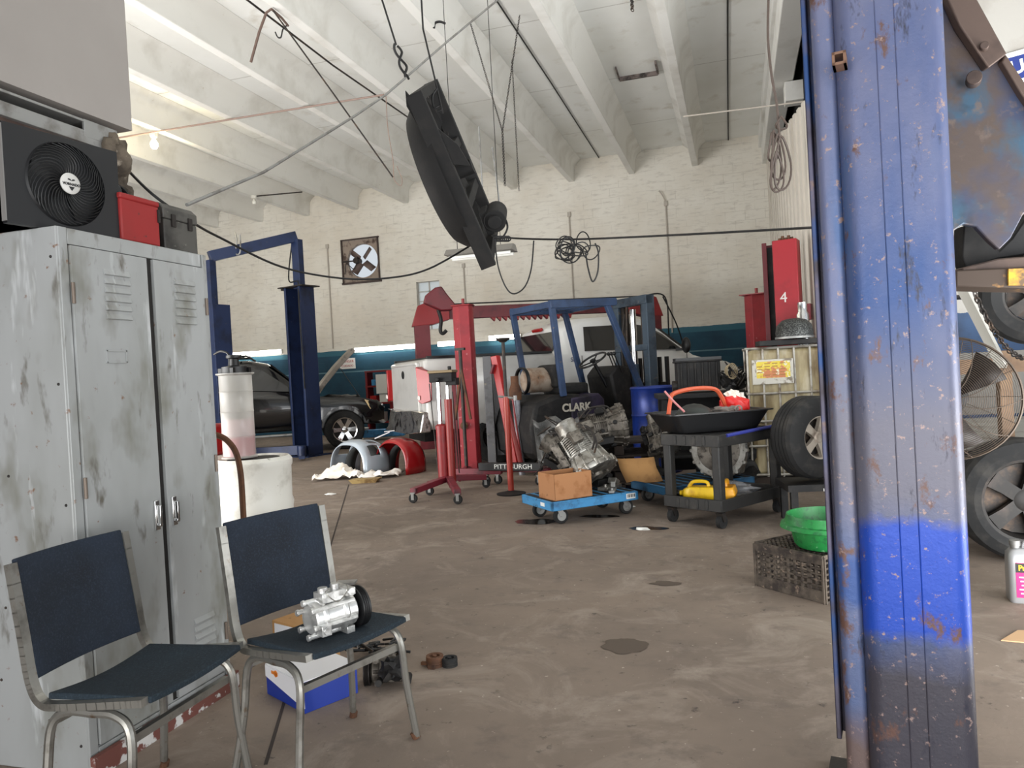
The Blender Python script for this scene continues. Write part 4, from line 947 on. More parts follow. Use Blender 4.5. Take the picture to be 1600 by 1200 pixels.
p = onD(.10, .02, DZ+.20); casting('transmission', 'bright bare aluminium transmission standing on the front blue dolly behind the box', 'transmission', (p.x+.06, p.y+.03, DZ+.17), (math.radians(30), math.radians(-52), a1+1.9), 1.12, 'cast_alu', 'cast_alu_dirty', 3)
p = onD(-.06, .30, 0); casting('transmission', 'dark greasy transmission leaning behind the brown box on the left', 'transmission', (p.x+.20, p.y+.34, .38), (0, math.radians(-30), a1+2.4), .95, 'cast_alu_dirty', 'grimy_black', 5)
p = onD(-.05, .62, 0)
pal = thing('pallet_stack', 'dark stacked pallets between the front dolly and the forklift', 'pallet', (-1.25, 7.75, 0), .25)
mb = MB()
for k in range(4):
    for j in range(6): mb.box((0, -.3+.12*j, .02+.13*k+.1), (.8, .09, .02))
    for j in (-1, 0, 1): mb.box((j*.34, 0, .05+.13*k), (.09, .68, .09))
mb.build('pallet_boards', M('dark_wood', (52, 42, 36), .9, spots=(((28, 24, 22), 5, .45, .65),)), pal)
p = V((-1.28, 7.42, .55)); casting('engine_assembly', 'large dull grey engine and gearbox resting on the dark pallets beside the forklift', 'engine', (dp(972, 668, 7.4).x, dp(972, 668, 7.4).y, .70), (.3, .12, math.radians(200)), 1.05, 'cast_alu_dirty', 'grimy_black', 8)
p = dp(880, 640, 7.9)
mb = MB()
rnd = random.Random(4)
for k in range(12):
    q = dp(870+rnd.uniform(-25, 40), 690+rnd.uniform(-30, 30), 7.3+rnd.uniform(-.1, .1)); mb.tube(spline([q, q+V((rnd.uniform(-.2, .2), 0, rnd.uniform(-.1, .15))), q+V((rnd.uniform(-.3, .3), .05, rnd.uniform(-.25, .0)))], 6), .007, 5)
tag(mb.build('hose_tangle', 'dark_steel'), 'tangle of old metal lines hanging over the greasy transmission', 'hose')
fm = thing('plastic_wrap', 'loose sheet of dull translucent plastic draped against the forklift body', 'plastic sheet', (0, 0, 0))
mb = MB(); g = [[dp(832+i*9+ j*1.2, 655+j*9+6*math.sin(i*1.3), 7.75-.05*math.sin(i*1.7+j)-.02*i) for i in range(11)] for j in range(9)]
vs = [[mb.bm.verts.new(p) for p in r] for r in g]
for j in range(8):
    for i in range(10): mb.bm.faces.new((vs[j][i], vs[j][i+1], vs[j+1][i+1], vs[j+1][i]))
mb.build('sheet', M('cloudy_film', (110, 110, 108), .35, alpha=.45), fm, solid=.003)
# scrap on the dolly right side
for k, (x, y, sz, rt, mt, lb) in enumerate(((.30, -.02, (.26, .10, .03), .5, 'cast_alu', 'pale bent metal bracket on the right of the front dolly'), (.24, -.16, (.22, .05, .02), .9, 'galv', 'thin steel strip lying on the right of the front dolly'), (.32, .16, (.2, .16, .07), .2, 'grimy_black', 'black oily bracket on the back right of the front dolly'))):
    p = onD(x, y, DZ+.012); o = thing('scrap_bracket', lb, 'scrap metal', p, a1+rt)
    mb = MB(); mb.box((0, 0, sz[2]/2), sz); mb.box((sz[0]*.3, 0, sz[2]+.02), (sz[0]*.3, sz[1]*.8, .05), (0, .5, 0)); mb.cyl((-sz[0]*.3, 0, 0), (-sz[0]*.3, 0, sz[2]+.02), .015); mb.build('bracket_body', mt, o, bevel=.004)
# ---- second dolly with large transmission behind the cart
d2 = fl(1025, 790); c2 = V((-.46, 7.12, 0))
D2, _ = dolly((c2.x, c2.y, 0), a1-.05, .95, .6, 'darker blue platform dolly behind the black cart', M('dolly_blue2', (44, 100, 140), .55, spots=(((30, 60, 84), 8, .45, .65),)))
casting('transmission', 'big ribbed transmission with round clutch housing on the rear dolly behind the cart', 'transmission', (-.20, 6.92, .475), (0, math.radians(4), math.radians(80)), 1.25, 'cast_alu', 'cast_alu_dirty', 12)
casting('transmission', 'smaller dark gearbox at the left end of the rear dolly', 'transmission', (-.70, 7.2, .46), (.4, math.radians(-60), 2.2), .8, 'cast_alu_dirty', 'grimy_black', 15)
p = fl(1008, 752, .2)
o = thing('cardboard_sheet', 'curved brown cardboard piece leaning at the front of the rear dolly', 'cardboard', (p.x, p.y-.02, .205), math.radians(12)); 
mb = MB(); pr_ = [(-.17, -.06, .0), (-.10, -.09, .02), (0, -.10, .0), (.10, -.09, 0), (.16, -.05, 0)]
mb.loft([[(x, y, z) for x, y, z in pr_], [(x-.05, y+.05, z+.12) for x, y, z in pr_], [(x-.07 if x < 0 else x-.06, y+.12, .21 + (0 if x > .1 else .0)) for x, y, z in pr_]], close=False); mb.build('card', 'cardboard', o, solid=.005)
mb = MB(); mb.blob((0, 0, .05), .12, (1.5, 1, .35), .3, 9); o = mb.build('oily_rag', 'grimy_black'); o.location = (p.x+.05, p.y+.25, .2); tag(o, 'black oily rag behind the cardboard piece on the rear dolly', 'rag')

# ================================================================== UTILITY CART
cN, cL, cR = fl(1127, 826), fl(1070, 806), fl(1216, 800)
cart = thing('utility_cart', 'black plastic two-shelf utility cart with a tray on top', 'cart', (0, 0, 0))
u = V((cL.x-cN.x, cL.y-cN.y, 0)); v = V((cR.x-cN.x, cR.y-cN.y, 0))
Wc = .46; Lc = .78
vdir = v.normalized(); udir = V((-vdir.y, vdir.x, 0))
print('cart', cN, cL, cR, u.length, v.length, vdir)
cart.location = (cN.x, cN.y, 0); ca = math.atan2(vdir.y, vdir.x); cart.rotation_euler = (0, 0, ca)
CT = .71
for (x, y) in ((0, 0), (Lc, 0), (0, Wc), (Lc, Wc)):
    mb = MB(); mb.box((x, y, .42), (.07, .07, .56)); mb.build('corner_leg', 'cart_black', cart, bevel=.012)
    mb = MB(); mb.prism_xz([(x-.025, .12), (x+.025, .12), (x+.03, .05), (x+.0, .05)], y-.028, y+.028); f = mb.build('caster_fork', 'dark_steel', cart)
    mb = MB(); mb.cyl((x+.01, y-.018, .052), (x+.01, y+.018, .052), .052, seg=22); mb.build('caster_wheel', 'black_rubber', f)
for nm, z0, hh in (('top_shelf', CT-.09, .09), ('bottom_shelf', .13, .09)):
    mb = MB(); mb.box((Lc/2, Wc/2, z0+.01), (Lc+.06, Wc+.06, .02))
    for yy in (-.035, Wc+.035): mb.box((Lc/2, yy, z0+hh/2), (Lc+.08, .02, hh))
    for xx in (-.035, Lc+.035): mb.box((xx, Wc/2, z0+hh/2), (.02, Wc+.08, hh))
    for k in range(4): mb.box((-.048, .09+.09*k, z0+hh/2), (.008, .03, hh*.8))
    if nm == 'top_shelf': 
        for k in range(8): mb.box((.05+k*.1, Wc/2, CT-.012), (.06, Wc, .012))
    mb.build(nm, 'cart_black', cart, bevel=.006)
mb = MB(); mb.tube(spline([(Lc*.0+.06, -.045, CT-.01), (Lc*.5, -.05, CT+.0), (Lc*.95, -.05, CT+.01), (Lc+.12, -.02, CT+.02)], 6), .014); mb.build('handle_strip', M('strip_blue', (44, 52, 130), .5), cart)
def onC(x, y, z): return V((cN.x, cN.y, 0)) + vdir*x + udir*y + V((0, 0, z))
# yellow jugs on the lower shelf
def jug(loc, rz, label, mat='yellow'):
    j = thing('oil_jug', label, 'jug', loc, rz, 'yellow jugs on the lower shelf'); mb = MB()
    mb.loft([[(x, y*s, z*s+.065) for y, z in ((-.06, -.055), (.06, -.055), (.075, 0), (.06, .055), (-.06, .055), (-.075, 0))] for x, s in ((-.14, .8), (-.13, 1), (.06, 1), (.11, .7), (.13, .35), (.16, .33))])
    mb.build('jug_body', mat, j, bevel=.01)
    mb = MB(); mb.tube(spline([(-.08, 0, .12), (-.06, 0, .155), (.04, 0, .155), (.08, 0, .11)], 6), .014); mb.build('grip', mat, j)
    mb = MB(); mb.cyl((.15, 0, .065), (.185, 0, .065), .026); mb.build('cap', 'black_plastic', j)
    return j
jug(onC(.15, .30, .158), ca+2.0, 'bright yellow jug lying on the lower cart shelf left of the leg')
jug(onC(.30, .14, .158), ca+.5, 'yellow jug lying on the lower cart shelf right of the leg', M('amber', (226, 160, 30), .45, spots=(((180, 110, 20), 9, .5, .65),)))
o = thing('plastic_bag', 'clear crumpled plastic bag on the right of the lower cart shelf', 'bag', onC(.5, .22, .158)); mb = MB(); mb.blob((0, 0, .05), .12, (1.4, 1.1, .5), .4, 21); mb.build('bag_film', M('bag_film', (170, 172, 176), .3, alpha=.35), o)
# tray pan with clutter on the cart's top
pn = thing('drain_pan', 'wide black plastic tray on the cart holding a funnel and hose', 'tray', onC(.36, .33, CT+.004), ca-.12+math.radians(-20))
mb = MB(); A, B = (.34, .20), (.44, .27)
def rr(ax_, ay_, z, n=5, r=.05):
    out = []
    for cx, cy, a0 in ((ax_-r, ay_-r, 0), (-ax_+r, ay_-r, PI/2), (-ax_+r, -ay_+r, PI), (ax_-r, -ay_+r, 1.5*PI)):
        for k in range(n): a = a0+PI/2*k/(n-1); out.append((cx+r*math.cos(a), cy+r*math.sin(a), z))
    return out
mb.loft([rr(.34, .20, .0), rr(.42, .25, .14), rr(.45, .28, .145), rr(.45, .28, .155), rr(.42, .25, .155), rr(.335, .195, .012)]); mb.build('pan_body', 'black_plastic', pn)
def onP(x, y, z):
    a = pn.rotation_euler.z; b = pn.location; return V((b.x+x*math.cos(a)-y*math.sin(a), b.y+x*math.sin(a)+y*math.cos(a), b.z+z))
mb = MB(); mb.lathe([(0, 0), (.10, .0), (.13, .03), (.15, .12), (.12, .16), (.06, .19), (0, .2)], seg=30)
for k in range(12): a = 2*PI*k/12; mb.bar((.125*math.cos(a), .125*math.sin(a), .04), (.142*math.cos(a), .142*math.sin(a), .12), .01, .01)
o = mb.build('air_cleaner_housing', M('ribbed_black', (40, 46, 44), .45)); o.location = onP(-.12, .0, .02); tag(o, 'ribbed black round housing in the tray on the cart', 'car part')
wire('orange_hose', 'thick orange hose looped over the tray on the cart', 'hose', [onP(-.40, -.12, .15), onP(-.36, -.08, .25), onP(-.30, -.02, .31), onP(-.12, .0, .34), onP(.06, .0, .33), onP(.14, .03, .27), onP(.2, .05, .16)], .018, M('orange_hose', (190, 84, 52), .5))
wire('orange_hose', 'thin pinkish hose end standing at the left of the tray', 'hose', [onP(-.44, -.16, .34), onP(-.38, -.18, .26), onP(-.30, -.2, .17)], .009, M('pink_hose', (190, 120, 120), .5))
o = thing('red_bag', 'bright red plastic bag at the right end of the tray', 'bag', onP(.27, .06, .06)); mb = MB(); mb.blob((0, 0, .10), .11, (1.15, .9, .95), .2, 31); mb.build('bag_body', M('bag_red', (206, 30, 26), .35), o)
mb = MB(); mb.blob((0, 0, .2), .05, (1.1, .8, .9), .4, 32); mb.build('bag_neck', 'plastic_bag', o)
o = thing('white_bottle', 'white plastic bottle standing behind the red bag on the tray', 'bottle', onP(.37, .10, .04)); mb = MB(); mb.lathe([(0, 0), (.045, 0), (.05, .02), (.05, .16), (.03, .2), (.02, .21), (.02, .24), (0, .24)], seg=20); mb.build('bottle_body', 'white_plastic', o)
o = thing('rubber_glove', 'grimy grey glove crumpled between the hose and the red bag', 'glove', onP(.12, -.08, .08)); mb = MB(); mb.blob((0, 0, .06), .07, (1.5, .8, .6), .35, 41); mb.lathe([(.02, 0), (.03, 0), (.03, .02), (.02, .02)], (.1, -.03, .08), (0, -1, .2)); mb.build('glove_body', M('glove_grey', (120, 112, 106), .7), o)
# ---- blue barrel
P = dp(1024, 640, 9.0)
o = thing('steel_barrel', 'dark blue steel barrel behind the cart at the forklift mast', 'barrel', (P.x, P.y, 0)); mb = MB()
mb.lathe([(0, 0), (.28, 0), (.29, .02), (.28, .04), (.28, .33), (.292, .35), (.28, .37), (.28, .66), (.292, .68), (.28, .70), (.28, .98), (.292, 1.0), (.28, 1.02), (.27, 1.0), (0, 1.0)], seg=40); mb.build('barrel_body', M('barrel_blue', (24, 50, 128), .35, .2, spots=(((16, 30, 80), 4, .5, .7), ((60, 60, 70), 16, .68, .75))), o)
# ---- black engine block on a stand
P = dp(1095, 600, 8.0)
bs = thing('work_bench', 'dark cluttered bench carrying the black engine block behind the tray', 'bench', (P.x+.05, P.y, 0), math.radians(10)); mb = MB()
mb.box((-.05, 0, .93), (.95, .6, .05))
for x in (-.46, .36):
    for y in (-.25, .25): mb.box((x, y, .455), (.06, .06, .91))
mb.box((-.05, .25, .5), (.85, .02, .8)); mb.box((-.05, 0, .3), (.85, .5, .03)); mb.build('bench_frame', 'grimy_black', bs, bevel=.004)
en = thing('engine_block', 'black upside-down engine block with ribbed side on the bench', 'engine', (P.x-.03, P.y-.02, .958), math.radians(10)); mb = MB()
mb.box((0, 0, .17), (.44, .3, .3)); mb.box((0, 0, .325), (.48, .33, .02))
for k in range(6): mb.box((-.18+k*.072, -.16, .18), (.02, .03, .26))
mb.build('block', 'grimy_black', en, bevel=.008)
mb = MB(); mb.box((.0, 0, .35), (.47, .31, .03)); mb.build('gasket_plate', 'black_plastic', en)
mb = MB(); mb.lathe([(0, 0), (.06, 0), (.06, .05), (0, .05)], (-.22, -.05, .07), (-1, 0, 0)); mb.build('crank_pulley', 'dark_steel', en)
rnd = random.Random(9)
o = thing('radiator_scrap', 'pile of black hoses and wiring right of the engine block', 'scrap metal', (P.x+.36, P.y-.08, .965)); mb = MB(); mb.blob((-.02, 0, .08), .12, (1.1, 1, .8), .35, 61)
for k in range(26):
    q = V((rnd.uniform(-.12, .2), rnd.uniform(-.15, .1), rnd.uniform(.08, .2))); mb.tube(spline([q, q+V((rnd.uniform(-.1, .12), rnd.uniform(-.1, .1), rnd.uniform(0, .1))), q+V((rnd.uniform(-.1, .2), rnd.uniform(-.15, .1), rnd.uniform(-.1, .06)))], 5), .007, 5)
mb.build('hose_pile', 'grimy_black', o)
q = dp(1138, 580, 7.72); mb = MB()
for k in range(5): mb.tube([q+V((.035*math.cos(a)*(1+.1*k)+.01*k, -.01*k, .06*math.sin(a)*(1+.08*k))) for a in [2*PI*j/16 for j in range(16)]], .004, 5, closed=True)
tag(mb.build('rope_coil', M('rope', (150, 136, 110), .9)), 'small beige coil of cord hanging at the right of the black hoses', 'rope')
o = thing('radiator_scrap', 'heap of dark parts on the floor under the bench behind the cart', 'scrap metal', (P.x+.25, P.y-.48, 0)); mb = MB(); mb.blob((0, 0, .24), .28, (1.0, .5, .9), .25, 71, 4); mb.build('parts_heap', 'grimy_black', o)
# ---- IBC tote
P = dp(1168, 640, 7.35); to_ = thing('liquid_tote', 'square caged plastic tote with stained walls and yellow label', 'tank', (P.x+.02, P.y, 0), math.radians(3))
Wt, Dt, z0, z1 = .72, .42, .12, 1.37
print('tote', P)
mb = MB(); mb.box((Wt/2, Dt/2, (z0+z1)/2), (Wt-.04, Dt-.04, z1-z0-.02)); mb.build('bottle', 'ibc_plastic', to_, bevel=.04)
def cage(name, a, b, r=.011):
    mb = MB(); mb.cyl(a, b, r, seg=8); mb.build(name, M('cage_steel', (168, 164, 156), .45, .6, spots=(((110, 96, 80), 9, .5, .7),)), to_)
for k in range(6):
    for y in (-.0, Dt): cage('cage_bar', (Wt*k/5, y, z0), (Wt*k/5, y, z1))
for z in (z0+.02, .42, .66, .93, z1):
    cage('cage_rail', (-.02, 0, z), (Wt+.02, 0, z), .013); cage('cage_rail', (-.0, 0, z), (0, Dt, z), .013); cage('cage_rail', (-.02, Dt, z), (Wt+.02, Dt, z), .013); cage('cage_rail', (Wt, 0, z), (Wt, Dt, z), .013)
mb = MB(); mb.box((Wt/2, Dt/2, .06), (Wt, Dt, .11)); mb.build('pallet_base', 'dark_wood', to_)
mb = MB(); mb.box((.23, -.018, 1.14), (.38, .006, .24)); lb = mb.build('label_plate', M('plate_dirty', (186, 182, 172), .5, .2, spots=(((120, 110, 96), 14, .55, .65),)), to_, bevel=.01)
mb = MB(); mb.box((.235, -.0225, 1.16), (.31, .003, .16)); mb.build('yellow_sheet', 'label_yellow', lb)
for k, t in enumerate(('USED OIL', 'DO NOT MIX', 'WITH COOLANT')): pass
mb = MB()
for k in range(5):
    for j in range(4): 
        if (k+j) % 4: mb.box((.11+j*.07, -.0245, 1.22-k*.028), (.05, .001, .008))
mb.build('faded_text_lines', M('faded_ink', (150, 110, 60), .7), lb)
bd_ = thing('plank', 'black plank lying on top of the tote cage', 'board', P+V((.42, .1, z1+.016-P.z)), math.radians(8)); mb = MB(); mb.box((0, 0, .03), (.6, .25, .05), (0, -.0, 0)); mb.build('board', 'grimy_black', bd_, bevel=.004)
o = thing('mesh_basket', 'domed grey wire mesh basket on the plank above the tote', 'basket', P+V((.47, .08, z1+.078-P.z))); mb = MB(); mb.lathe([(.17, 0), (.175, .06), (.16, .13), (.11, .18), (.05, .195), (0, .195)], seg=32); mb.build('mesh_dome', M('mesh_grey', (92, 94, 92), .5, .5, spots=(((40, 40, 40), 90, .45, .5),)), o)
mb = MB(); mb.lathe([(.168, 0), (.18, 0), (.18, .02), (.168, .02)], seg=32); mb.build('rim_ring', 'galv', o)
o = thing('steel_pitcher', 'small steel can behind the mesh basket on the tote', 'can', P+V((.57, .30, z1+.016-P.z))); mb = MB(); mb.lathe([(0, 0), (.06, 0), (.06, .3), (.045, .33), (.045, .42), (0, .42)], seg=20); mb.build('can_body', 'chrome', o)
# ---- wheel standing between cart and post
P = dp(1266, 680, 5.75); sd = thing('wheel_stand', 'low dark stand with a red and white edge under the spare wheel', 'stand', (P.x+.02, P.y+.02, 0), math.radians(10)); rw = .315
mb = MB(); mb.box((0, 0, P.z-rw-.06), (.5, .42, .05)); 
for x in (-.2, .2):
    for y in (-.16, .16): mb.box((x, y, (P.z-rw-.085)/2), (.05, .05, P.z-rw-.085))
mb.build('stand_frame', 'grimy_black', sd); 
mb = MB(); mb.box((.12, -.213, P.z-rw-.05), (.22, .01, .022)); mb.build('red_edge', 'bright_red', sd); mb = MB(); mb.box((.12, -.213, P.z-rw-.074), (.24, .012, .02)); mb.build('white_edge', 'label_white', sd)
print('wheel stand', P)
o = thing('spare_wheel', 'upright black truck tyre on a pale steel rim left of the blue post', 'wheel', (P.x, P.y, P.z-.012), 0); wheel(o, (0, 0, 0), rw, .22, V((.75, -.9, 0)), M('rim_pale', (170, 160, 148), .45, .4, spots=(((110, 96, 84), 7, .5, .7),)), 5, 'tyre', .52)
# ---- milk crate + green tub
cA, cB = fl(1183, 915), fl(1282, 942); ax_ = (cB-cA).normalized(); ca2 = math.atan2(ax_.y, ax_.x)
cr = thing('milk_crate', 'dusty brown-grey plastic crate upside down under the green tub', 'crate', (cA.x, cA.y, 0), ca2)
Lr, Wr, Hr = .44, .32, .235
def grid(o0, du, dv, nu, nv, t=.012, skip=()):
    mb = MB(); o0, du, dv = V(o0), V(du), V(dv); n = du.cross(dv).normalized()
    for k in range(nu+1): w_ = t*(2 if k in skip else 1); mb.bar(o0+du*k/nu, o0+du*k/nu+dv, w_, t*.8, n)
    for k in range(nv+1): w_ = t*(1.8 if k in (0, nv) else .8); mb.bar(o0+dv*k/nv, o0+dv*k/nv+du, w_, t*.8, n)
    return mb
grid((0, 0, 0), (Lr, 0, 0), (0, 0, Hr), 10, 8, skip=(0, 2, 8, 10)).build('side_lattice', 'crate', cr); grid((0, Wr, 0), (Lr, 0, 0), (0, 0, Hr), 10, 8, skip=(0, 10)).build('side_lattice', 'crate', cr)
grid((0, 0, 0), (0, Wr, 0), (0, 0, Hr), 8, 8, skip=(0, 8)).build('side_lattice', 'crate', cr); grid((Lr, 0, 0), (0, Wr, 0), (0, 0, Hr), 8, 8, skip=(0, 8)).build('side_lattice', 'crate', cr)
grid((0, 0, Hr), (Lr, 0, 0), (0, Wr, 0), 14, 10, skip=()).build('top_lattice', 'crate', cr)
mb = MB(); mb.box((Lr/2, -.002, .035), (Lr, .012, .06)); mb.box((Lr/2, -.002, Hr-.02), (Lr, .012, .035)); mb.build('solid_band', 'crate', cr)
tc = V((cA.x, cA.y, 0)) + ax_*.33 + V((-ax_.y, ax_.x, 0))*.19
gt = thing('green_tub', 'scuffed green plastic tub resting on the dusty crate', 'tub', (tc.x, tc.y, Hr+.012), ca2)
mb = MB(); r0 = .155; mb.lathe([(0, .003), (r0, .003), (r0+.015, .02), (r0+.035, .115), (r0+.07, .12), (r0+.078, .105), (r0+.085, .108), (r0+.078, .128), (r0+.06, .132), (r0+.05, .175), (r0+.043, .175), (r0+.03, .125), (r0+.005, .02), (0, .012)], seg=40); mb.build('tub_body', 'green_tub', gt)
# ================================================================== JACKS, STANDS, CRANE
def caster(parent, x, y, r=.05, z=None):
    mb = MB(); mb.box((x, y, 2*r+.012), (.05, .05, .012)); mb.box((x, y-.022, r+.02), (.03, .004, r*1.4)); mb.box((x, y+.022, r+.02), (.03, .004, r*1.4)); f = mb.build('caster_fork', 'galv', parent)
    mb = MB(); mb.lathe([(0, 0), (r*.9, 0), (r, .006), (r, .03), (r*.9, .036), (0, .036)], (x, y-.018, r+.002), (0, 1, 0), 20); mb.build('caster_wheel', 'black_rubber', f)
P = fl(702, 768)
tj = thing('transmission_jack', 'red telescopic transmission jack with chrome rods and black saddle', 'jack', P, math.radians(5))
hd_ = relz(700, 578, P)
feet = [fl(716, 788)-P, fl(646, 786)-P, fl(672, 774)-P, fl(760, 762)-P]
for q in feet:
    q = Matrix.Rotation(-tj.rotation_euler.z, 4, 'Z') @ V((q.x, q.y, 0))
    mb = MB(); mb.bar((0, 0, .15), (q.x, q.y, .12), .07, .06); mb.build('leg', M('burgundy', (110, 30, 44), .45, spots=(((70, 26, 34), 6, .5, .7),)), tj, bevel=.004); caster(tj, q.x, q.y, .045)
mb = MB(); mb.cyl((-.05, 0, .12), (-.05, 0, .72), .062, seg=24); mb.lathe([(.062, 0), (.066, 0), (.066, .03), (.04, .05)], (-.05, 0, .70), seg=24); mb.build('pump_cylinder', 'red_paint', tj)
mb = MB(); mb.cyl((.05, -.02, .05), (.05, -.02, 1.02), .042, seg=20); mb.build('guide_tube', M('red_orange', (128, 36, 32), .45), tj)
mb = MB(); mb.cyl((-.06, 0, .7), (-.06, 0, hd_-.12), .024, seg=16); mb.cyl((.05, -.02, 1.0), (.05, -.02, hd_-.14), .02, seg=16); mb.build('chrome_rod', 'chrome', tj)
mb = MB(); mb.box((0, 0, hd_-.08), (.26, .2, .10)); mb.box((.1, .02, hd_-.13), (.12, .14, .08)); mb.cyl((-.02, -.1, hd_-.1), (-.02, -.16, hd_-.1), .02); mb.cyl((.08, 0, hd_-.02), (.08, 0, hd_+.04), .02); mb.build('saddle', 'grimy_black', tj, bevel=.006)
mb = MB(); mb.box((-.0, 0, hd_-.015), (.28, .22, .03)); mb.build('saddle_plate', M('old_brass', (120, 104, 78), .5, .4), tj, bevel=.004)
mb = MB(); mb.tube([(-.12, .02, .2), (-.16, .0, 1.2)], .006); mb.tube([(.12, .02, .2), (.10, .0, 1.1)], .006); mb.build('brace_rod', 'dark_steel', tj)
# slim stand with yoke
P = fl(730, 748); s1 = thing('underhoist_stand', 'slim dark pole stand with rusty red yoke beside the six-sided post', 'stand', P)
zt_ = relz(730, 545, P)
mb = MB(); mb.cyl((0, 0, .1), (0, 0, zt_), .022, seg=14); mb.box((0, 0, zt_), (.12, .06, .03)); mb.build('pole', 'dark_steel', s1)
for a in (.5, 2.6, 4.7):
    mb = MB(); mb.bar((0, 0, .16), (.26*math.cos(a), .26*math.sin(a), .012), .03, .02); mb.build('leg', 'deep_red', s1)
for sx in (-1, 1):
    mb = MB(); mb.bar((0, 0, relz(730, 575, P)), (sx*.10, -.03, relz(730, 655, P)), .035, .025); mb.build('yoke_arm', 'rust', s1)
# grey steel upright
P = fl(771, 736); s2 = thing('steel_upright', 'plain grey steel column right of the six-sided red post', 'column', P, .2)
mb = MB(); mb.box((0, 0, relz(771, 556, P)/2), (.11, .12, relz(771, 556, P))); mb.box((.11, .05, relz(771, 556, P)/2+.1), (.1, .04, relz(771, 556, P)-.2)); mb.build('column_body', M('grey_steel', (92, 92, 94), .5, .4, spots=(((60, 58, 58), 5, .5, .7), ((120, 114, 100), 14, .62, .72))), s2, bevel=.006)
# folded engine crane: lettered black beam, red leaning mast
P = fl(805, 758); ec = thing('engine_crane', 'engine hoist with black lettered leg and leaning bright red mast', 'hoist', P, math.radians(-8))
mb = MB(); mb.box((-.05, 0, .21), (.78, .07, .09)); le = mb.build('lettered_beam', 'black_plastic', ec, bevel=.006)
text('beam_lettering', 'PITTSBURGH', .075, 'label_white', le, (.0, -.037, .212), (PI/2, 0, 0), .001, squash=1.1)
mb = MB(); mb.box((-.5, .04, .15), (.62, .07, .07), (0, 0, .1)); mb.build('leg', 'burgundy', ec, bevel=.005)
mb = MB(); mb.box((-.1, .25, .15), (.9, .07, .07), (0, 0, -.1)); mb.build('leg', 'burgundy', ec, bevel=.005)
for (x, y) in ((-.36, .0), (-.24, .06), (.3, 0), (.25, .22)): caster(ec, x, y, .05)
mt = V((-.22, .12, relz(788, 555, P)))
mb = MB(); mb.bar((-.02, .1, .2), mt, .10, .08); mb.build('mast', 'bright_red', ec, bevel=.006)
mb = MB(); mb.bar((mt.x-.02, mt.y-.05, mt.z-.2), (mt.x+.02, mt.y-.05, mt.z-.1), .12, .02); mb.build('pivot_plate', 'deep_red', ec)
mb = MB(); mb.cyl((.05, .08, .22), (-.10, .08, .95), .03); mb.build('ram', 'red_orange', ec)
# exhaust stand with disc base
P = fl(799, 772); s3 = thing('jack_stand', 'tall orange-red pole stand on a round dark disc base', 'stand', P)
zt_ = relz(792, 530, P)
mb = MB(); mb.lathe([(0, 0), (.15, 0), (.155, .012), (.06, .03), (.035, .04), (0, .04)], seg=32); mb.build('disc_base', 'grimy_black', s3)
mb = MB(); mb.cyl((0, 0, .03), (0, 0, 1.02), .032, seg=18); mb.build('tube', M('tube_orange', (150, 48, 34), .4), s3)
mb = MB(); mb.cyl((0, 0, 1.0), (0, 0, zt_), .018, seg=14); mb.lathe([(.0, 0), (.03, 0), (.075, .03), (.075, .045), (0, .045)], (0, 0, zt_-.03)); mb.build('screw_pole', 'dark_steel', s3)
mb = MB(); mb.tube([(-.08, -.02, 1.03), (.1, .0, 1.0)], .012); mb.cyl((.1, 0, .98), (.1, 0, 1.03), .02); mb.build('pin_handle', 'galv', s3)
# pale strut assembly beside the forklift leg
P = fl(816, 742); s4 = thing('shock_strut', 'rusty and pale grey strut standing against the forklift leg', 'car part', P)
mb = MB(); mb.cyl((0, 0, .0), (-.04, .04, .95), .04, .05, seg=16); mb.build('strut_tube', M('pale_grey', (150, 150, 158), .5, .3, spots=(((90, 84, 80), 8, .5, .7),)), s4)
mb = MB(); mb.lathe([(0, 0), (.075, 0), (.08, .12), (.05, .2), (.05, .3), (0, .3)], (-.045, .045, .93)); mb.build('upper_mount', 'rust', s4)
mb = MB(); mb.tube([(-.06, -.04, .95), (.03, -.05, .05)], .012); mb.build('red_lever', 'red_paint', s4)

# ================================================================== BUMPER COVERS AND WRAPPING
def bumper(loc, rz, span, height, width, mat, label, holes, tilt):
    o = thing('bumper_cover', label, 'bumper', loc, rz, 'bumper covers on the floor'); mb = MB(); nu, nv = 28, 8; g = []
    for i in range(nu+1):
        a = PI*i/nu; r = []
        for j in range(nv+1):
            t = j/nv; b = .16*math.sin(PI*t)**.6
            k = 1-.10*t*t
            x = -span/2*math.copysign(abs(math.cos(a))**.75, math.cos(a))*(1+b*.6)*k; z = height*math.sin(a)**.7*(1+b)*k; y = (t-.5)*width + tilt*z
            r.append(mb.bm.verts.new((x, y, max(z, .004))))
        g.append(r)
    for i in range(nu):
        for j in range(nv):
            if any(a0 <= i < a1 and b0 <= j < b1 for a0, a1, b0, b1 in holes): continue
            mb.bm.faces.new((g[i][j], g[i+1][j], g[i+1][j+1], g[i][j+1]))
    mb.build('cover_shell', mat, o, solid=.012, bevel=0)
    mb = MB(); mb.loft([[(x*.93, y+.05, z*.9) for x, y, z in [(-span/2*math.cos(PI*i/nu), (t-.5)*width*.8, height*math.sin(PI*i/nu)) for i in range(nu+1)]] for t in (.35, .75)], close=False); mb.build('inner_absorber', M('dark_foam', (52, 54, 54), .8), o, solid=.03)
    return o
P = fl(568, 742); bumper((P.x-.10, P.y+.12, 0), math.radians(-22), .70, .42, .50, M('bumper_silver', (176, 186, 196), .3, .3, coat=.3), 'silver blue bumper cover standing arched on the floor wrapping', [(4, 9, 2, 5), (12, 19, 3, 6), (20, 24, 2, 5)], .06)
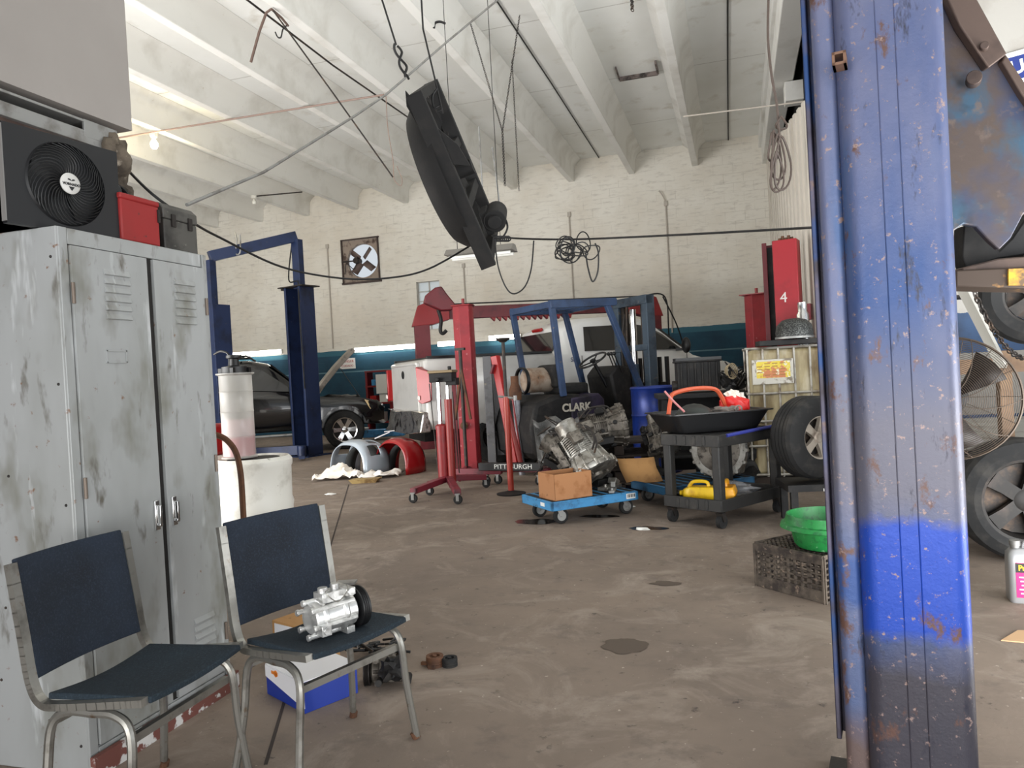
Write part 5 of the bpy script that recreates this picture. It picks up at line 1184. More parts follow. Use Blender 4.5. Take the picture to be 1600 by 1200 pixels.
P = fl(624, 738); bumper((P.x+.04, P.y-.02, 0), math.radians(-22), .60, .42, .40, M('bumper_red', (140, 16, 20), .25, coat=.4), 'glossy red bumper cover standing arched behind the silver one', [(14, 18, 3, 6)], .05)
P = fl(605, 690); o = thing('paper_label', 'white printed sheet and tape stuck over the top of the red bumper', 'paper', (fl(618, 738).x-.16, fl(618, 738).y-.02, .44), .5)
mb = MB(); mb.box((0, 0, .075), (.22, .12, .006), (0, -.35, 0)); mb.box((.1, 0, .125), (.14, .1, .006), (0, -.05, 0)); mb.build('sheet', 'box_white', o)
P = fl(552, 748); o = thing('wrapping_sheet', 'crumpled white plastic wrapping lying around the silver bumper', 'plastic sheet', (P.x, P.y, 0), math.radians(15)); mb = MB()
from mathutils import noise as NZ
N_ = 34; vs = []
for i in range(N_+1):
    r = []
    for j in range(13):
        u, v_ = i/N_, j/12; x = -.5+1.12*u; y = -.16+.34*v_+.06*math.sin(u*7)
        z = .02+.10*abs(NZ.noise(V((u*7, v_*5, 2))))+.14*math.exp(-((u-.28)/.18)**2)*math.sin(PI*v_)+.05*abs(NZ.noise(V((u*18, v_*12, 7))))
        r.append(mb.bm.verts.new((x, y+.06*NZ.noise(V((u*5, 1, 1))), z)))
    vs.append(r)
for i in range(N_):
    for j in range(12): mb.bm.faces.new((vs[i][j], vs[i+1][j], vs[i+1][j+1], vs[i][j+1]))
mb.build('film', 'plastic_bag', o, solid=.004)
P = fl(575, 753); o = thing('foam_tray', 'stained yellowish flat tray at the front of the white wrapping', 'tray', (P.x, P.y-.06, 0), math.radians(18)); mb = MB(); mb.loft([[(-.16, -.05, 0), (.13, -.05, 0), (.15, .07, 0), (-.14, .07, 0)], [(-.2, -.08, .05), (.17, -.08, .05), (.2, .1, .05), (-.17, .1, .05)]]); mb.build('tray_body', M('stained_yellow', (170, 146, 96), .7, spots=(((110, 84, 50), 9, .45, .65),)), o)
for (x, y, s_, lb) in ((517, 773, .05, 'scrap of white paper on the floor left of the jack'), (1005, 828, .045, 'white crumpled wrapper on the oily floor before the cart'), (880, 805, .03, 'small white scrap by the front dolly wheel'), (985, 793, .03, 'pale speck of paper left of the rear dolly wheel')):
    P = fl(x, y); mb = MB(); mb.blob((0, 0, .008), s_, (1.2, .7, .25), .45, x, 2); o = mb.build('paper_scrap', 'label_white'); o.location = P; tag(o, lb, 'paper', 'litter on the floor')
M('oil', (38, 32, 28), .15); M('dry_oil', (88, 76, 66), .75)
def puddle(x, y, r, sx, sy, seed, mat, lb, nm='oil_puddle'):
    P = fl(x, y); mb = MB(); n = 40; v0 = []
    for k in range(n):
        a = 2*PI*k/n; q = r*(1+.35*NZ.noise(V((math.cos(a)*1.5, math.sin(a)*1.5, seed)))+.12*NZ.noise(V((math.cos(a)*5, math.sin(a)*5, seed))))
        v0.append(mb.bm.verts.new((q*sx*math.cos(a), q*sy*math.sin(a), .0025)))
    mb.bm.faces.new(v0); o = mb.build(nm, mat, smooth=False); o.location = (P.x, P.y, 0); tag(o, lb, 'stain', 'oil stains'); return o
puddle(838, 815, .15, 1.3, .7, 3, 'oil', 'wet black oil puddle under the front corner of the front dolly')
puddle(935, 807, .12, 1.5, .5, 5, 'oil', 'thin dark oil patch under the middle of the front dolly')
puddle(1010, 826, .10, 1.4, .7, 9, 'oil', 'dark oil spot around the crumpled wrapper')
puddle(976, 1009, .10, 1.0, .9, 12, 'dry_oil', 'round dull stain alone in the middle of the floor', 'dried_stain')
puddle(1040, 912, .06, 1.4, .7, 15, 'dry_oil', 'small dull stain behind the round one', 'dried_stain')

# ================================================================== THE RIGHT SIDE
PM = dp(1413, 600, 1.86)
hdg = math.atan2(ray(1413, 600).y, ray(1413, 600).x)
sc = thing('two_post_lift', 'scuffed bright blue lift column standing close on the right with bent carriage', 'car lift', (PM.x, PM.y, 0), hdg-PI/2)
def col_mat(name, lo, hi, base, worn, patch=None):
    t = NT(name); sp = t.n('ShaderNodeSeparateXYZ'); t.l(t.coord(), sp.inputs[0]); z = sp.outputs[2]
    zz = t.math('ADD', z, t.math('MULTIPLY', t.math('SUBTRACT', t.noise(7, 5), .5), .10))
    c = t.mix(t.ramp(t.noise(3, 5, .6, stretch=(1, 1, .35)), .34, .60), base, (104, 108, 136))
    c = t.mix(t.ramp(t.noise(6, 5, .6, stretch=(1, 1, .2)), .54, .74), c, (44, 84, 132))
    low = t.math('SUBTRACT', 1.0, t.ramp(zz, lo-.12, lo))
    c = t.mix(t.math('MULTIPLY', low, .92), c, worn)
    mid = t.math('MULTIPLY', t.ramp(zz, hi-.02, hi+.15), t.math('SUBTRACT', 1.0, t.ramp(zz, hi+.3, hi+.6)))
    c = t.mix(t.math('MULTIPLY', mid, .9), c, (100, 98, 108))
    if patch:
        pm = t.math('MULTIPLY', t.ramp(zz, patch[0], patch[0]+.03), t.math('SUBTRACT', 1.0, t.ramp(zz, patch[1], patch[1]+.03)))
        c = t.mix(t.math('MULTIPLY', pm, .92), c, patch[2])
    c = t.mix(t.ramp(t.noise(9, 6, .7, stretch=(1, 1, .6)), .58, .64), c, (98, 72, 64))
    c = t.mix(t.ramp(t.noise(46, 4, .7), .60, .68), c, (150, 128, 122))
    c = t.mix(t.ramp(t.noise(16, 5, .75, stretch=(1, 1, .3)), .60, .70), c, (50, 50, 62))
    t.l(c, t.b.inputs['Base Color']); t.b.inputs['Roughness'].default_value = .42; t.b.inputs['Metallic'].default_value = .25
    t.bump(t.noise(30, 6, .7), .35, .004); return t.m
CMAT = col_mat('column_paint', .60, .78, (48, 74, 124), (62, 58, 62), (.56, .84, (24, 68, 172)))
CM2 = col_mat('rail_paint', .40, .80, (54, 82, 126), (104, 86, 78), (.62, .74, (48, 78, 136)))
def rprof(wx, dy, r, n=6):
    out = []
    for cx, cy, a0 in ((wx/2-r, dy/2-r, 0), (-wx/2+r, dy/2-r, PI/2), (-wx/2+r, -dy/2+r, PI), (wx/2-r, -dy/2+r, 1.5*PI)):
        for k in range(n): a = a0+PI/2*k/(n-1); out.append((cx+r*math.cos(a), cy+r*math.sin(a)))
    return out
mb = MB(); mb.prism(rprof(.232, .22, .042), 3.9); mc = mb.build('column', CMAT, sc)
mb = MB(); mb.tube([(-.024, -.1105, .0), (-.024, -.1105, 3.9)], .0016, 4); mb.tube([(.016, -.1105, .0), (.016, -.1105, 3.9)], .0016, 4); mb.build('weld_bead', CMAT, mc)
def onS(x, y, d): 
    p = dp(x, y, d)-V((PM.x, PM.y, 0)); return Matrix.Rotation(-(hdg-PI/2), 4, 'Z') @ p
xr = onS(1309, 600, 1.80).x
mb = MB(); mb.prism([(p[0]+xr, p[1]-.03) for p in rprof(.056, .10, .02)], 3.9); mb.build('guide_rail', CM2, sc)
mb = MB(); mb.box((xr+.030, .02, 1.95), (.02, .1, 3.9)); mb.build('gap_shade_strip', M('dark_blue_gap', (18, 22, 34), .7), sc)  # dark strip painted as the shaded gap between rail and column
xs = onS(1276, 600, 1.79).x
mb = MB(); mb.box((xs, -.02, 2.03), (.012, .07, 3.5)); mb.box((xs+.014, .0, 2.03), (.02, .012, 3.5)); mb.build('edge_strip', M('strip_worn', (86, 84, 104), .5, .4, spots=(((60, 54, 60), 5, .45, .65), ((120, 100, 92), 14, .6, .7), ((40, 70, 120), 3, .52, .6))), sc, bevel=.003)
q = onS(1312, 96, 1.76); mb = MB()
for dx, dz, a, b in ((-.012, 0, .006, .03), (.012, 0, .006, .03), (0, .012, .03, .006), (0, -.012, .03, .006)): mb.box((q.x+dx, q.y, q.z+dz), (a, .05, b))
mb.build('square_socket', M('socket_rust', (126, 96, 78), .7, .3), sc)
mb = MB(); mb.box((.0, .1, .01), (.5, .55, .02)); mb.build('base_plate', 'dark_steel', sc)
def slab(name, px, d, th_, mat, parent, bevel=.004):
    mb = MB(); a = [onS(x, y, d) for x, y in px]; f = Matrix.Rotation(-(hdg-PI/2), 4, 'Z') @ Fw
    mb.loft([a, [p+f*th_ for p in a]]); return mb.build(name, mat, parent, bevel=bevel)
CG = M('carriage_grime', (84, 72, 66), .5, .4, spots=(((60, 68, 92), 3.5, .42, .58), ((58, 84, 104), 6, .50, .66), ((104, 90, 82), 22, .6, .75), ((36, 30, 30), 5, .6, .75)), bump=.35, bscale=24)
BR = M('carriage_brown', (92, 76, 68), .55, .4, spots=(((64, 52, 48), 6, .5, .7),), bump=.2)
slab('carriage_gusset', [(1462, -60), (1502, -40), (1604, 150), (1660, 240), (1660, 330), (1600, 334), (1580, 372), (1562, 390), (1546, 376), (1526, 354), (1506, 350), (1486, 364), (1478, 372), (1468, 372)], 2.05, .02, CG, sc)
fl_ = slab('gusset_flange', [(1468, -30), (1508, -30), (1528, 0), (1574, 84), (1545, 106), (1500, 40)], 2.02, .03, BR, sc)
slab('gusset_edge', [(1572, 84), (1600, 126), (1680, 240), (1676, 262), (1596, 146), (1566, 96)], 2.03, .05, BR, sc)
for (x, y, r) in ((1538, 72, .011), (1522, 122, .019)):
    q = onS(x, y, 2.01); mb = MB(); mb.cyl((q.x, q.y-.008, q.z), (q.x, q.y+.03, q.z), r, seg=18); mb.build('bolt_head', BR, sc, bevel=.002)
slab('lower_skirt', [(1506, 352), (1526, 354), (1546, 376), (1562, 392), (1582, 372), (1610, 330), (1660, 330), (1660, 398), (1600, 398), (1560, 404), (1510, 420), (1504, 400)], 2.14, .05, 'grimy_black', sc)
slab('swing_arm', [(1504, 418), (1560, 404), (1680, 394), (1680, 424), (1504, 424)], 2.08, .12, BR, sc)
b_ = slab('arm_block', [(1494, 422), (1680, 414), (1680, 452), (1494, 448)], 2.06, .10, M('block_brown', (66, 52, 42), .7, .2, spots=(((150, 110, 60), 14, .62, .7),)), sc)
slab('yellow_paint_patch', [(1576, 420), (1640, 418), (1640, 447), (1576, 446)], 2.055, .006, M('worn_yellow', (214, 160, 36), .6, spots=(((96, 74, 50), 12, .48, .6),)), b_, bevel=0)
# round caged fan behind the column
P = dp(1484, 623, 2.75); fn2 = thing('caged_fan', 'large round wire-cage shop fan mounted behind the blue column', 'fan', P, hdg-PI/2-.1)
Rf = .222; mb = MB()
for k in range(30):
    r = .03+(Rf-.03)*k/29; y = -.05*math.sqrt(max(0, 1-(r/Rf)**2))-.01
    mb.tube([(r*math.cos(2*PI*j/48), y, r*math.sin(2*PI*j/48)) for j in range(48)], .0009, 4, closed=True)
for k in range(10):
    a = 2*PI*k/10; mb.tube([(r*math.cos(a+.6*r/Rf), -.05*math.sqrt(max(0, 1-(r/Rf)**2))-.012, r*math.sin(a+.6*r/Rf)) for r in [Rf*j/8 for j in range(9)]], .0016, 5)
mb.tube([(Rf*math.cos(2*PI*j/48), 0, Rf*math.sin(2*PI*j/48)) for j in range(48)], .005, 6, closed=True)
for k in range(14):
    a = 2*PI*k/14; mb.tube([(r*math.cos(a), .06*math.sqrt(max(0, 1-(r/Rf)**2))+.02, r*math.sin(a)) for r in [Rf*j/6 for j in range(7)]], .0012, 4)
mb.build('wire_cage', M('cage_brown', (84, 72, 62), .6, .4), fn2)
for k in range(3):
    a0 = 2*PI*k/3+.35; mb = MB(); f = lambda r, t: (r*math.cos(a0+t), .01+.05*(t-.3), r*math.sin(a0+t))
    mb.loft([[f(r, t) for t in (0, .25*(1+.5*r/Rf), .55*(1+.4*r/Rf))] for r in (.03, .08, .13, .19)], close=False); mb.build('blade', M('blade_grey', (40, 34, 31), .5, .3), fn2, solid=.003)
mb = MB(); mb.lathe([(0, -.03), (.035, -.03), (.04, .0), (.055, .02), (.055, .13), (0, .14)], (0, 0, 0), (0, 1, 0)); mb.build('motor', 'grimy_black', fn2)
mb = MB(); mb.bar((0, .05, 0), (-.14, -.3, -.05), .03, .03); mb.bar((-.14, -.3, -.05), (-.19, -.72, -.05), .03, .03); mb.build('mount_arm', 'dark_steel', fn2)
# trailer with wheel
TW = dp(1592, 796, 4.45)
tr = thing('utility_trailer', 'grey flatbed trailer with wooden posts behind the fan', 'trailer', (TW.x, TW.y, 0), math.radians(4)); ze = relz(1560, 694, V((TW.x, TW.y-.1, 0)))
mb = MB(); mb.box((.9, .95, ze-.03), (2.6, 1.7, .06)); mb.build('deck', M('deck_grey', (150, 148, 142), .6, .2, spots=(((110, 104, 96), 5, .5, .7),)), tr, bevel=.005)
mb = MB(); mb.box((.9, .95, ze-.14), (2.5, 1.4, .12)); mb.build('chassis', M('chassis_navy', (24, 30, 50), .6), tr)  # underbody in its own blue-black colour
mb = MB(); mb.box((.9, 1.75, ze+.28), (2.6, .03, .5)); mb.box((-.37, .95, ze+.28), (.03, 1.6, .46)); mb.build('side_panel', M('panel_grey', (100, 97, 92), .7, spots=(((96, 90, 84), 4, .5, .7),)), tr)
for x, y in ((.02, .18), (-.38, .18), (.5, .18), (-.38, 1.7)):
    mb = MB(); mb.box((x, y, ze+.27), (.07, .07, .54)); mb.build('wood_post', 'wood_dirty', tr, bevel=.004)
mb = MB(); mb.box((.9, .17, ze+.45), (2.6, .03, .09)); mb.build('top_rail', 'wood_dirty', tr)
wheel(tr, (0, -.02, .36), .355, .22, (0, -1, 0), M('rim_dark', (34, 31, 29), .6, .2, spots=(((70, 60, 54), 6, .5, .7),)), 5, 'trailer_wheel', .68)
wheel(tr, (0, 1.85, .36), .355, .22, (0, 1, 0), 'rim_dark', 5, 'trailer_wheel', .68)
P = dp(1618, 462, 4.6); o = thing('spare_wheel', 'dark tyre hanging high at the right edge above the trailer', 'wheel', P); wheel(o, (0, 0, 0), .30, .2, (-.2, -1, 0), 'rim_dark', 5, 'tyre', .6)
mb = MB(); mb.tube([(0, .0, 0), (.05, 7.99-P.y, .2)], .02); mb.build('wall_bracket', 'dark_steel', o)
a, b = dp(1486, 415, 4.0), dp(1566, 572, 4.35)
mb = MB(); mb.bar(a, b, .05, .03); o = mb.build('diagonal_strut', M('strut_pale', (190, 188, 180), .5, .4)); tag(o, 'pale diagonal strut leaning from the lift arm to the trailer', 'strut')
def chain(name, label, a, b, sag, n, r=.012, mat='dark_steel'):
    mb = MB(); a, b = V(a), V(b)
    for k in range(n):
        t = (k+.5)/n; p = a.lerp(b, t)+V((0, 0, -sag*4*t*(1-t))); t2 = (k+.9)/n; d_ = (a.lerp(b, t2)+V((0, 0, -sag*4*t2*(1-t2)))-p).normalized()
        u = d_.orthogonal().normalized(); w_ = d_.cross(u); s_ = u if k % 2 else w_; L_ = (b-a).length/n*.75
        mb.tube([p+d_*L_*math.cos(2*PI*j/10)+s_*r*math.sin(2*PI*j/10) for j in range(10)], r*.3, 4, closed=True)
    return tag(mb.build(name, mat), label, 'chain')
chain('steel_chain', 'dark chain sagging beside the pale diagonal strut', dp(1500, 400, 3.9), dp(1600, 560, 4.3), .12, 26, .014)
mb = MB(); P = atY(1488, 400, 7.93); mb.box((0, 0, 0), (.14, .06, .36)); o = mb.build('extinguisher_box', 'bright_red', bevel=.01); o.location = P+V((0, 0, 0)); tag(o, 'small bright red box on the wall behind the blue column', 'box')
# sign on the bay wall
P = atY(1574, 108, 7.97); q = P
sg = thing('wall_sign', 'blue and white customer sign high on the wall at the top right', 'sign', (P.x+.46, P.y, P.z-.02), 0)
mb = MB(); mb.box((0, 0, 0), (1.3, .02, .44)); mb.build('board', 'label_white', sg); mb = MB(); mb.box((0, -.012, .07), (1.26, .004, .21)); f_ = mb.build('blue_band', M('sign_blue', (20, 40, 110), .5), sg)
text('sign_lettering', 'CUSTOMER', .17, 'label_white', f_, (-.12, -.016, .07), (PI/2, 0, 0), .002, squash=1.0, bold=.004)
sg.rotation_euler = (0, math.radians(-8), 0)
# jug of coolant
P = fl(1590, 938); jg = thing('coolant_jug', 'silver grey coolant jug with pink label on the floor at the right edge', 'jug', (P.x+.045, P.y, 0), math.radians(-6))
mb = MB(); mb.loft([rr(.085*s, .06*s2, z, 5, .025*s) for z, s, s2 in ((0, .95, .95), (.01, 1, 1), (.20, 1, 1), (.235, .97, .92), (.255, .8, .7), (.262, .6, .5))]); mb.build('jug_body', M('jug_silver', (168, 168, 170), .35, .4), jg)
mb = MB(); mb.cyl((-.045, 0, .255), (-.045, 0, .275), .02); mb.cyl((-.045, 0, .272), (-.045, 0, .298), .024); mb.build('cap', 'galv', jg)
mb = MB(); mb.tube(spline([(-.01, 0, .25), (.0, 0, .285), (.05, 0, .285), (.07, 0, .22)], 6), .012); mb.build('grip', 'jug_silver', jg)
mb = MB(); mb.box((.01, -.0605, .115), (.135, .003, .17)); lb = mb.build('pink_label', M('label_magenta', (206, 26, 110), .45), jg, bevel=.0)
mb = MB(); mb.box((.01, -.0625, .175), (.135, .002, .045)); mb.build('label_header', 'label_black', lb)
text('label_lettering', 'Prestone', .036, 'yellow', lb, (.012, -.064, .175), (PI/2, 0, 0), .0008, squash=.9, bold=.0012)
mb = MB()
for k in range(5): mb.box((.0, -.0622, .13-.02*k), (.09-.01*(k % 3), .001, .006))
mb.build('label_small_print', 'label_white', lb)
P = fl(1582, 996); o = thing('cardboard_sheet', 'flat piece of cardboard lying on the floor at the right edge', 'cardboard', (P.x+.05, P.y, .001), .3); mb = MB(); mb.prism([(-.12, -.02), (.02, -.09), (.2, -.07), (.18, .05), (.02, .08)], .005); mb.build('card', M('card_light', (196, 160, 122), .85), o)
# ================================================================== ON THE BACK WALL
# exhaust fan in its opening
fx, fz = (ex0+ex1)/2, (ez0+ez1)/2
ef = thing('exhaust_fan', 'square wall exhaust fan with daylight behind its blades', 'fan', (fx, YB, fz))
hw_ = (ex1-ex0)/2; mb = MB()
ro, ri = [], []
for k in range(48):
    a = 2*PI*k/48; c, s = math.cos(a), math.sin(a); q = (hw_-.0)/max(abs(c), abs(s)); ro.append((c*q, .0, s*q*1.06)); ri.append((c*.41+.03, .02, s*.41))
mb.loft([[(x, .05, z) for x, y, z in ro], ro, ri, [(x*.98, .10, z*.98) for x, y, z in ri]], cap=False); mb.build('venturi_plate', M('fan_plate', (150, 136, 124), .7, .2, spots=(((80, 62, 54), 6, .5, .65),)), ef)
mb = MB()
for a, b, c, d in ((0, hw_*1.1, 2*hw_+.06, .03), (0, -hw_*1.1, 2*hw_+.1, .045)): mb.box((a, -.02, b), (c, .05, d))
for x in (-hw_-.015, hw_): mb.box((x, -.02, 0), (.03, .05, 2*hw_*1.1))
mb.build('angle_frame', M('frame_brown', (70, 58, 54), .7), ef)
for k in range(4):
    a = PI/4+PI/2*k+.1; c, s = math.cos(a), math.sin(a); mb = MB()
    mb.loft([[(.03+c*r-s*w_, .02+.05*sgn, s*r+c*w_) for w_, sgn in ((-.07, -1), (.07, 1))] for r in (.07, .37)], close=False); mb.build('blade', M('blade_brown', (104, 88, 82), .6), ef, solid=.006)
mb = MB(); mb.lathe([(0, -.1), (.07, -.1), (.08, .0), (.08, .1), (0, .1)], (-.10, 0, 0), (0, 1, 0)); mb.bar((-hw_, -.06, .0), (.03, -.06, 0), .03, .03); mb.build('motor', 'dark_steel', ef)
mb = MB(); mb.tube(spline([(-hw_+.05, -.05, -.3), (-hw_+.12, -.07, -.05), (-.15, -.08, -.2), (-.05, -.08, .1)], 6), .01); mb.build('motor_cord', 'black_wire', ef)
# fluorescent strips along the top of the dado
M('tube_glow', (255, 252, 246), .5, emit=14)
def strip(xa, xb, y, label):
    a, b = atY(xa, y[0], YB-.12), atY(xb, y[1], YB-.12); z = (a.z+b.z)/2; L_ = b.x-a.x
    o = thing('fluorescent_fixture', label, 'light', ((a.x+b.x)/2, YB-.02, z), 0, 'lit tubes on the back wall')
    mb = MB(); mb.box((0, -.02, 0), (L_, .05, .10)); mb.box((0, -.05, .06), (L_, .08, .012)); mb.build('housing', 'label_white', o)
    for zz in (-.035, .03):
        mb = MB(); mb.cyl((-L_/2+.03, -.075, zz), (L_/2-.03, -.075, zz), .019, seg=12); mb.build('glowing_tube', 'tube_glow', o)
strip(345, 438, (556, 549), 'lit twin tube fixture on the wall at the far left behind the black vehicle')
strip(552, 650, (547, 541), 'lit twin tube fixture on the wall between the raised bonnet and the pickup')
strip(682, 724, (538, 535), 'short lit tube fixture on the wall left of the six-sided red post')
strip(762, 812, (529, 525), 'lit tube fixture on the wall right of the six-sided red post')
# conduits down the wall
for k, (x, y0_, y1_, lb) in enumerate(((1040, 318, 520, 'thin conduit with a bent loose end on the right half of the wall'), (889, 335, 470, 'thin vertical conduit on the wall above the forklift'), (724, 415, 480, 'thin conduit on the wall above the six-sided post'), (511, 385, 545, 'paired thin conduit on the wall left of the exhaust fan'))):
    a, b = atY(x, y0_, YB-.025), atY(x+(y1_-y0_)*.035, y1_, YB-.025); mb = MB(); mb.tube([(0, 0, 0), (0, 0, b.z-a.z)], .016); mb.box((0, 0, 0), (.07, .04, .1))
    if k == 0: mb.tube(spline([(0, 0, 0), (-.03, -.03, .12), (-.12, -.05, .28)], 6), .012)
    o = mb.build('conduit', M('conduit_pale', (178, 170, 160), .6)); o.location = a; tag(o, lb, 'pipe')
# tool rack, notice and bench below the dado
P = atY(590, 590, YB-.5); tr_ = thing('tool_rack', 'small red shelving rack with papers against the blue wall left of the pickup', 'shelf', (P.x, YB-.35, 0))
mb = MB()
for x in (-.3, .3): mb.box((x, 0, .75), (.05, .3, 1.5))
for z in (.3, .75, 1.15, 1.5): mb.box((0, 0, z), (.66, .32, .04))
mb.build('rack_frame', 'red_paint', tr_)
mb = MB(); mb.box((.12, -.18, 1.2), (.3, .02, .45)); mb.build('poster', 'label_white', tr_)
rnd = random.Random(2)
for k, (x, z, s_, mt) in enumerate(((-.15, .77, .16, 'bright_red'), (.12, .77, .2, 'label_white'), (-.1, 1.17, .14, 'dolly_blue'), (.0, .32, .22, 'white_plastic'))):
    mb = MB(); mb.box((0, 0, s_/2), (s_, .2, s_)); o = mb.build('parts_carton', mt, bevel=.005); o.location = (P.x+x, YB-.40, z); tag(o, ('small red', 'small white', 'small blue', 'larger white')[k]+' carton on the red rack left of the pickup', 'box')
P = atY(543, 568, YB-.01); o = thing('wall_notice', 'small white notice with red lettering on the blue wall above the raised bonnet', 'sign', P); mb = MB(); mb.box((0, 0, 0), (.42, .02, .26)); mb.build('board', 'label_white', o)
text('notice_lettering', 'DANGER', .09, 'bright_red', o, (0, -.012, .05), (PI/2, 0, 0), .002); text('notice_lettering', 'CUIDADO', .07, 'bright_red', o, (0, -.012, -.06), (PI/2, 0, 0), .002)
P = fl(620, 682); o = thing('floor_jack', 'blue floor jack and pale tray on the floor under the pickup tail', 'jack', (P.x, P.y-.6, 0), .3)
mb = MB(); mb.box((0, 0, .14), (.9, .3, .16)); mb.box((.3, 0, .26), (.3, .2, .1)); mb.build('jack_body', 'dolly_blue', o, bevel=.02)
mb = MB(); mb.lathe([(0, 0), (.2, 0), (.22, .05), (0, .05)], (-.55, 0, .22)); mb.cyl((-.55, 0, 0), (-.55, 0, .22), .03); mb.build('pale_tray', 'white_plastic', o)

# ================================================================== OVERHEAD
# shop light hanging in mid room
A, B = dp(700, 402, 8.2), dp(804, 391, 8.0)
mid = (A+B)/2; u = (B-A); Lf = u.length; hf = thing('hanging_shop_light', 'unlit twin tube shop light hanging below the suspended black fan', 'light', mid, math.atan2(u.y, u.x))
mb = MB(); mb.prism([(-.13, -.0), (.13, -.0), (.05, .07), (-.05, .07)], Lf, Matrix.Translation((-Lf/2, 0, 0)) @ Matrix(((0, 0, 1, 0), (1, 0, 0, 0), (0, 1, 0, 0), (0, 0, 0, 1)))); mb.build('reflector', M('fixture_grey', (120, 116, 110), .6), hf)
for y in (-.06, .06):
    mb = MB(); mb.cyl((-Lf/2+.03, y, -.022), (Lf/2-.03, y, -.022), .018, seg=12); mb.build('tube', M('tube_off', (226, 226, 220), .3), hf)
for x, nm in ((-Lf*.35, 1), (Lf*.3, 2)):
    mb = MB(); mb.tube([(x, 0, .07), (x*1.02, 0, ZC-mid.z)], .004, 5); mb.build('hanger_wire', 'black_wire', hf)
# suspended black ventilator with curved shroud, seen nearly edge on
SF = thing('suspended_fan', 'big black square industrial fan hanging tilted from wires in mid room', 'fan', dp(712, 262, 5.0))
cc = dp(712, 262, 5.0)
def L5(x, y, d): return dp(x, y, d)-cc
# long axis from top to bottom, depth axis recedes from the camera, w across
top_, bot_ = L5(656, 138, 4.75), L5(764, 390, 5.2)
U_ = (bot_-top_).normalized(); LLn = (bot_-top_).length
view = (cc-CAM).normalized(); wv = (view - U_*view.dot(U_)).normalized(); nn = U_.cross(wv).normalized()
if nn.dot(Rw) < 0: nn = -nn
wv2 = (wv*math.cos(.15)+nn*math.sin(.15)).normalized(); nn2 = (nn*math.cos(.15)-wv*math.sin(.15)).normalized()
T5 = Matrix((U_, wv2, nn2)).transposed().to_4x4(); T5.translation = (top_+bot_)/2
print('suspended fan size', LLn)
hL = LLn/2
def put(mb, name, mat, **k):
    for v in mb.bm.verts: v.co = T5 @ v.co
    return mb.build(name, mat, SF, **k)
FB = M('hung_fan_black', (13, 12, 12), .75, .1, spots=(((30, 27, 25), 8, .5, .75),), bump=.3)
W5 = .42
for y in (-W5, W5):
    mb = MB(); mb.box((0, y, .02), (2*hL, .05, .10)); put(mb, 'frame_rail', FB, bevel=.004)
for x in (-hL+.03, -hL*.25, hL*.3, hL-.03):
    mb = MB(); mb.box((x, 0, .02), (.06, 2*W5, .07)); put(mb, 'frame_bar', FB, bevel=.004)
mb = MB(); g = []
R5 = hL*.93
for i in range(41):
    a = 2*PI*i/40; c, s = math.cos(a), math.sin(a); r = []
    for (k_, h_) in ((1.0, .0), (.97, -.05), (.90, -.11), (.82, -.15), (.80, -.13), (.88, -.07), (.94, -.01)): r.append((R5*k_*c, min(max(R5*k_*s, -W5*1.2), W5*1.2), h_))
    g.append(r)
mb.loft(g[:-1]+[g[0]], close=True, cap=False); put(mb, 'venturi_ring', FB)
for k in range(4):
    a = PI/2*k+.5; c, s = math.cos(a), math.sin(a); mb = MB()
    mb.loft([[(c*r-s*w_, s*r+c*w_, -.03+sg*.05) for w_, sg in ((-.09, -1), (.09, 1))] for r in (.07, R5*.62)], close=False); put(mb, 'blade', M('hung_blade', (20, 18, 17), .7, .1), solid=.006)
mb = MB(); mb.cyl((0, 0, -.12), (0, 0, .12), .05); put(mb, 'hub', FB)
mb = MB(); mb.cyl((hL*.66, -.12, .13), (hL*.66, .16, .13), .075, seg=20); mb.box((hL*.66, 0, .07), (.16, .2, .05)); mb.cyl((hL*.66, -.16, .13), (hL*.66, -.12, .13), .045); put(mb, 'motor', FB, bevel=.004)
mb = MB(); mb.prism([(-hL-.03, -.02), (-hL+.05, -.05), (-hL+.42, .0), (-hL+.5, .16), (-hL+.36, .14), (-hL+.2, .05)], .02, Matrix(((1, 0, 0, 0), (0, 0, 1, -W5), (0, 1, 0, 0), (0, 0, 0, 1)))); put(mb, 'end_bracket', FB)
# its wires
def hang(name, label, cat, pts, r, mat='black_wire', sp=False, grp=None, n=8): return wire(name, label, cat, pts, r, mat, sp, grp, n)
pt = dp(635, 122, 4.75)
hang('hanging_wire', 'wire holding the left end of the black suspended fan, with a twisted loop', 'wire', [dp(597, 0, 4.72)+V((0, 0, .5)), dp(597, 0, 4.72), dp(619, 70, 4.74)], .006)
mb = MB()
for ph in (0, PI): mb.tube([dp(619+17*t+5*math.sin(2.2*PI*t+ph)*(1 if t < .9 else .3), 70+52*t, 4.75-.0*t)+V((0, .02*math.cos(2.2*PI*t+ph), 0)) for t in [j/20 for j in range(21)]], .008, 6)
tag(mb.build('twisted_loop', 'black_wire'), 'twisted dark wire loop at the top end of the suspended fan', 'wire')
hang('hanging_wire', 'wire holding the middle of the black suspended fan with a slack loop', 'wire', [dp(661, 45, 4.9)+V((0, 0, .8)), dp(661, 45, 4.9), dp(683, 138, 4.9), dp(692, 178, 4.9)], .006)
hang('wire_loop', 'slack loop of dark wire beside the upper end of the suspended fan', 'wire', [dp(684, 138, 4.9), dp(676, 150, 4.9), dp(678, 168, 4.9), dp(688, 165, 4.9), dp(690, 172, 4.9), dp(683, 174, 4.9)], .007, sp=True)
o = hang('motor_cord', 'black cord curling from the motor of the suspended fan', 'cable', [dp(770, 332, 5.1), dp(786, 338, 5.05), dp(793, 355, 5.0), dp(784, 372, 5.0), dp(772, 372, 5.0)], .007, sp=True)
o.parent = SF; o.location = -cc
for k_ in ('label', 'category'): del o[k_]
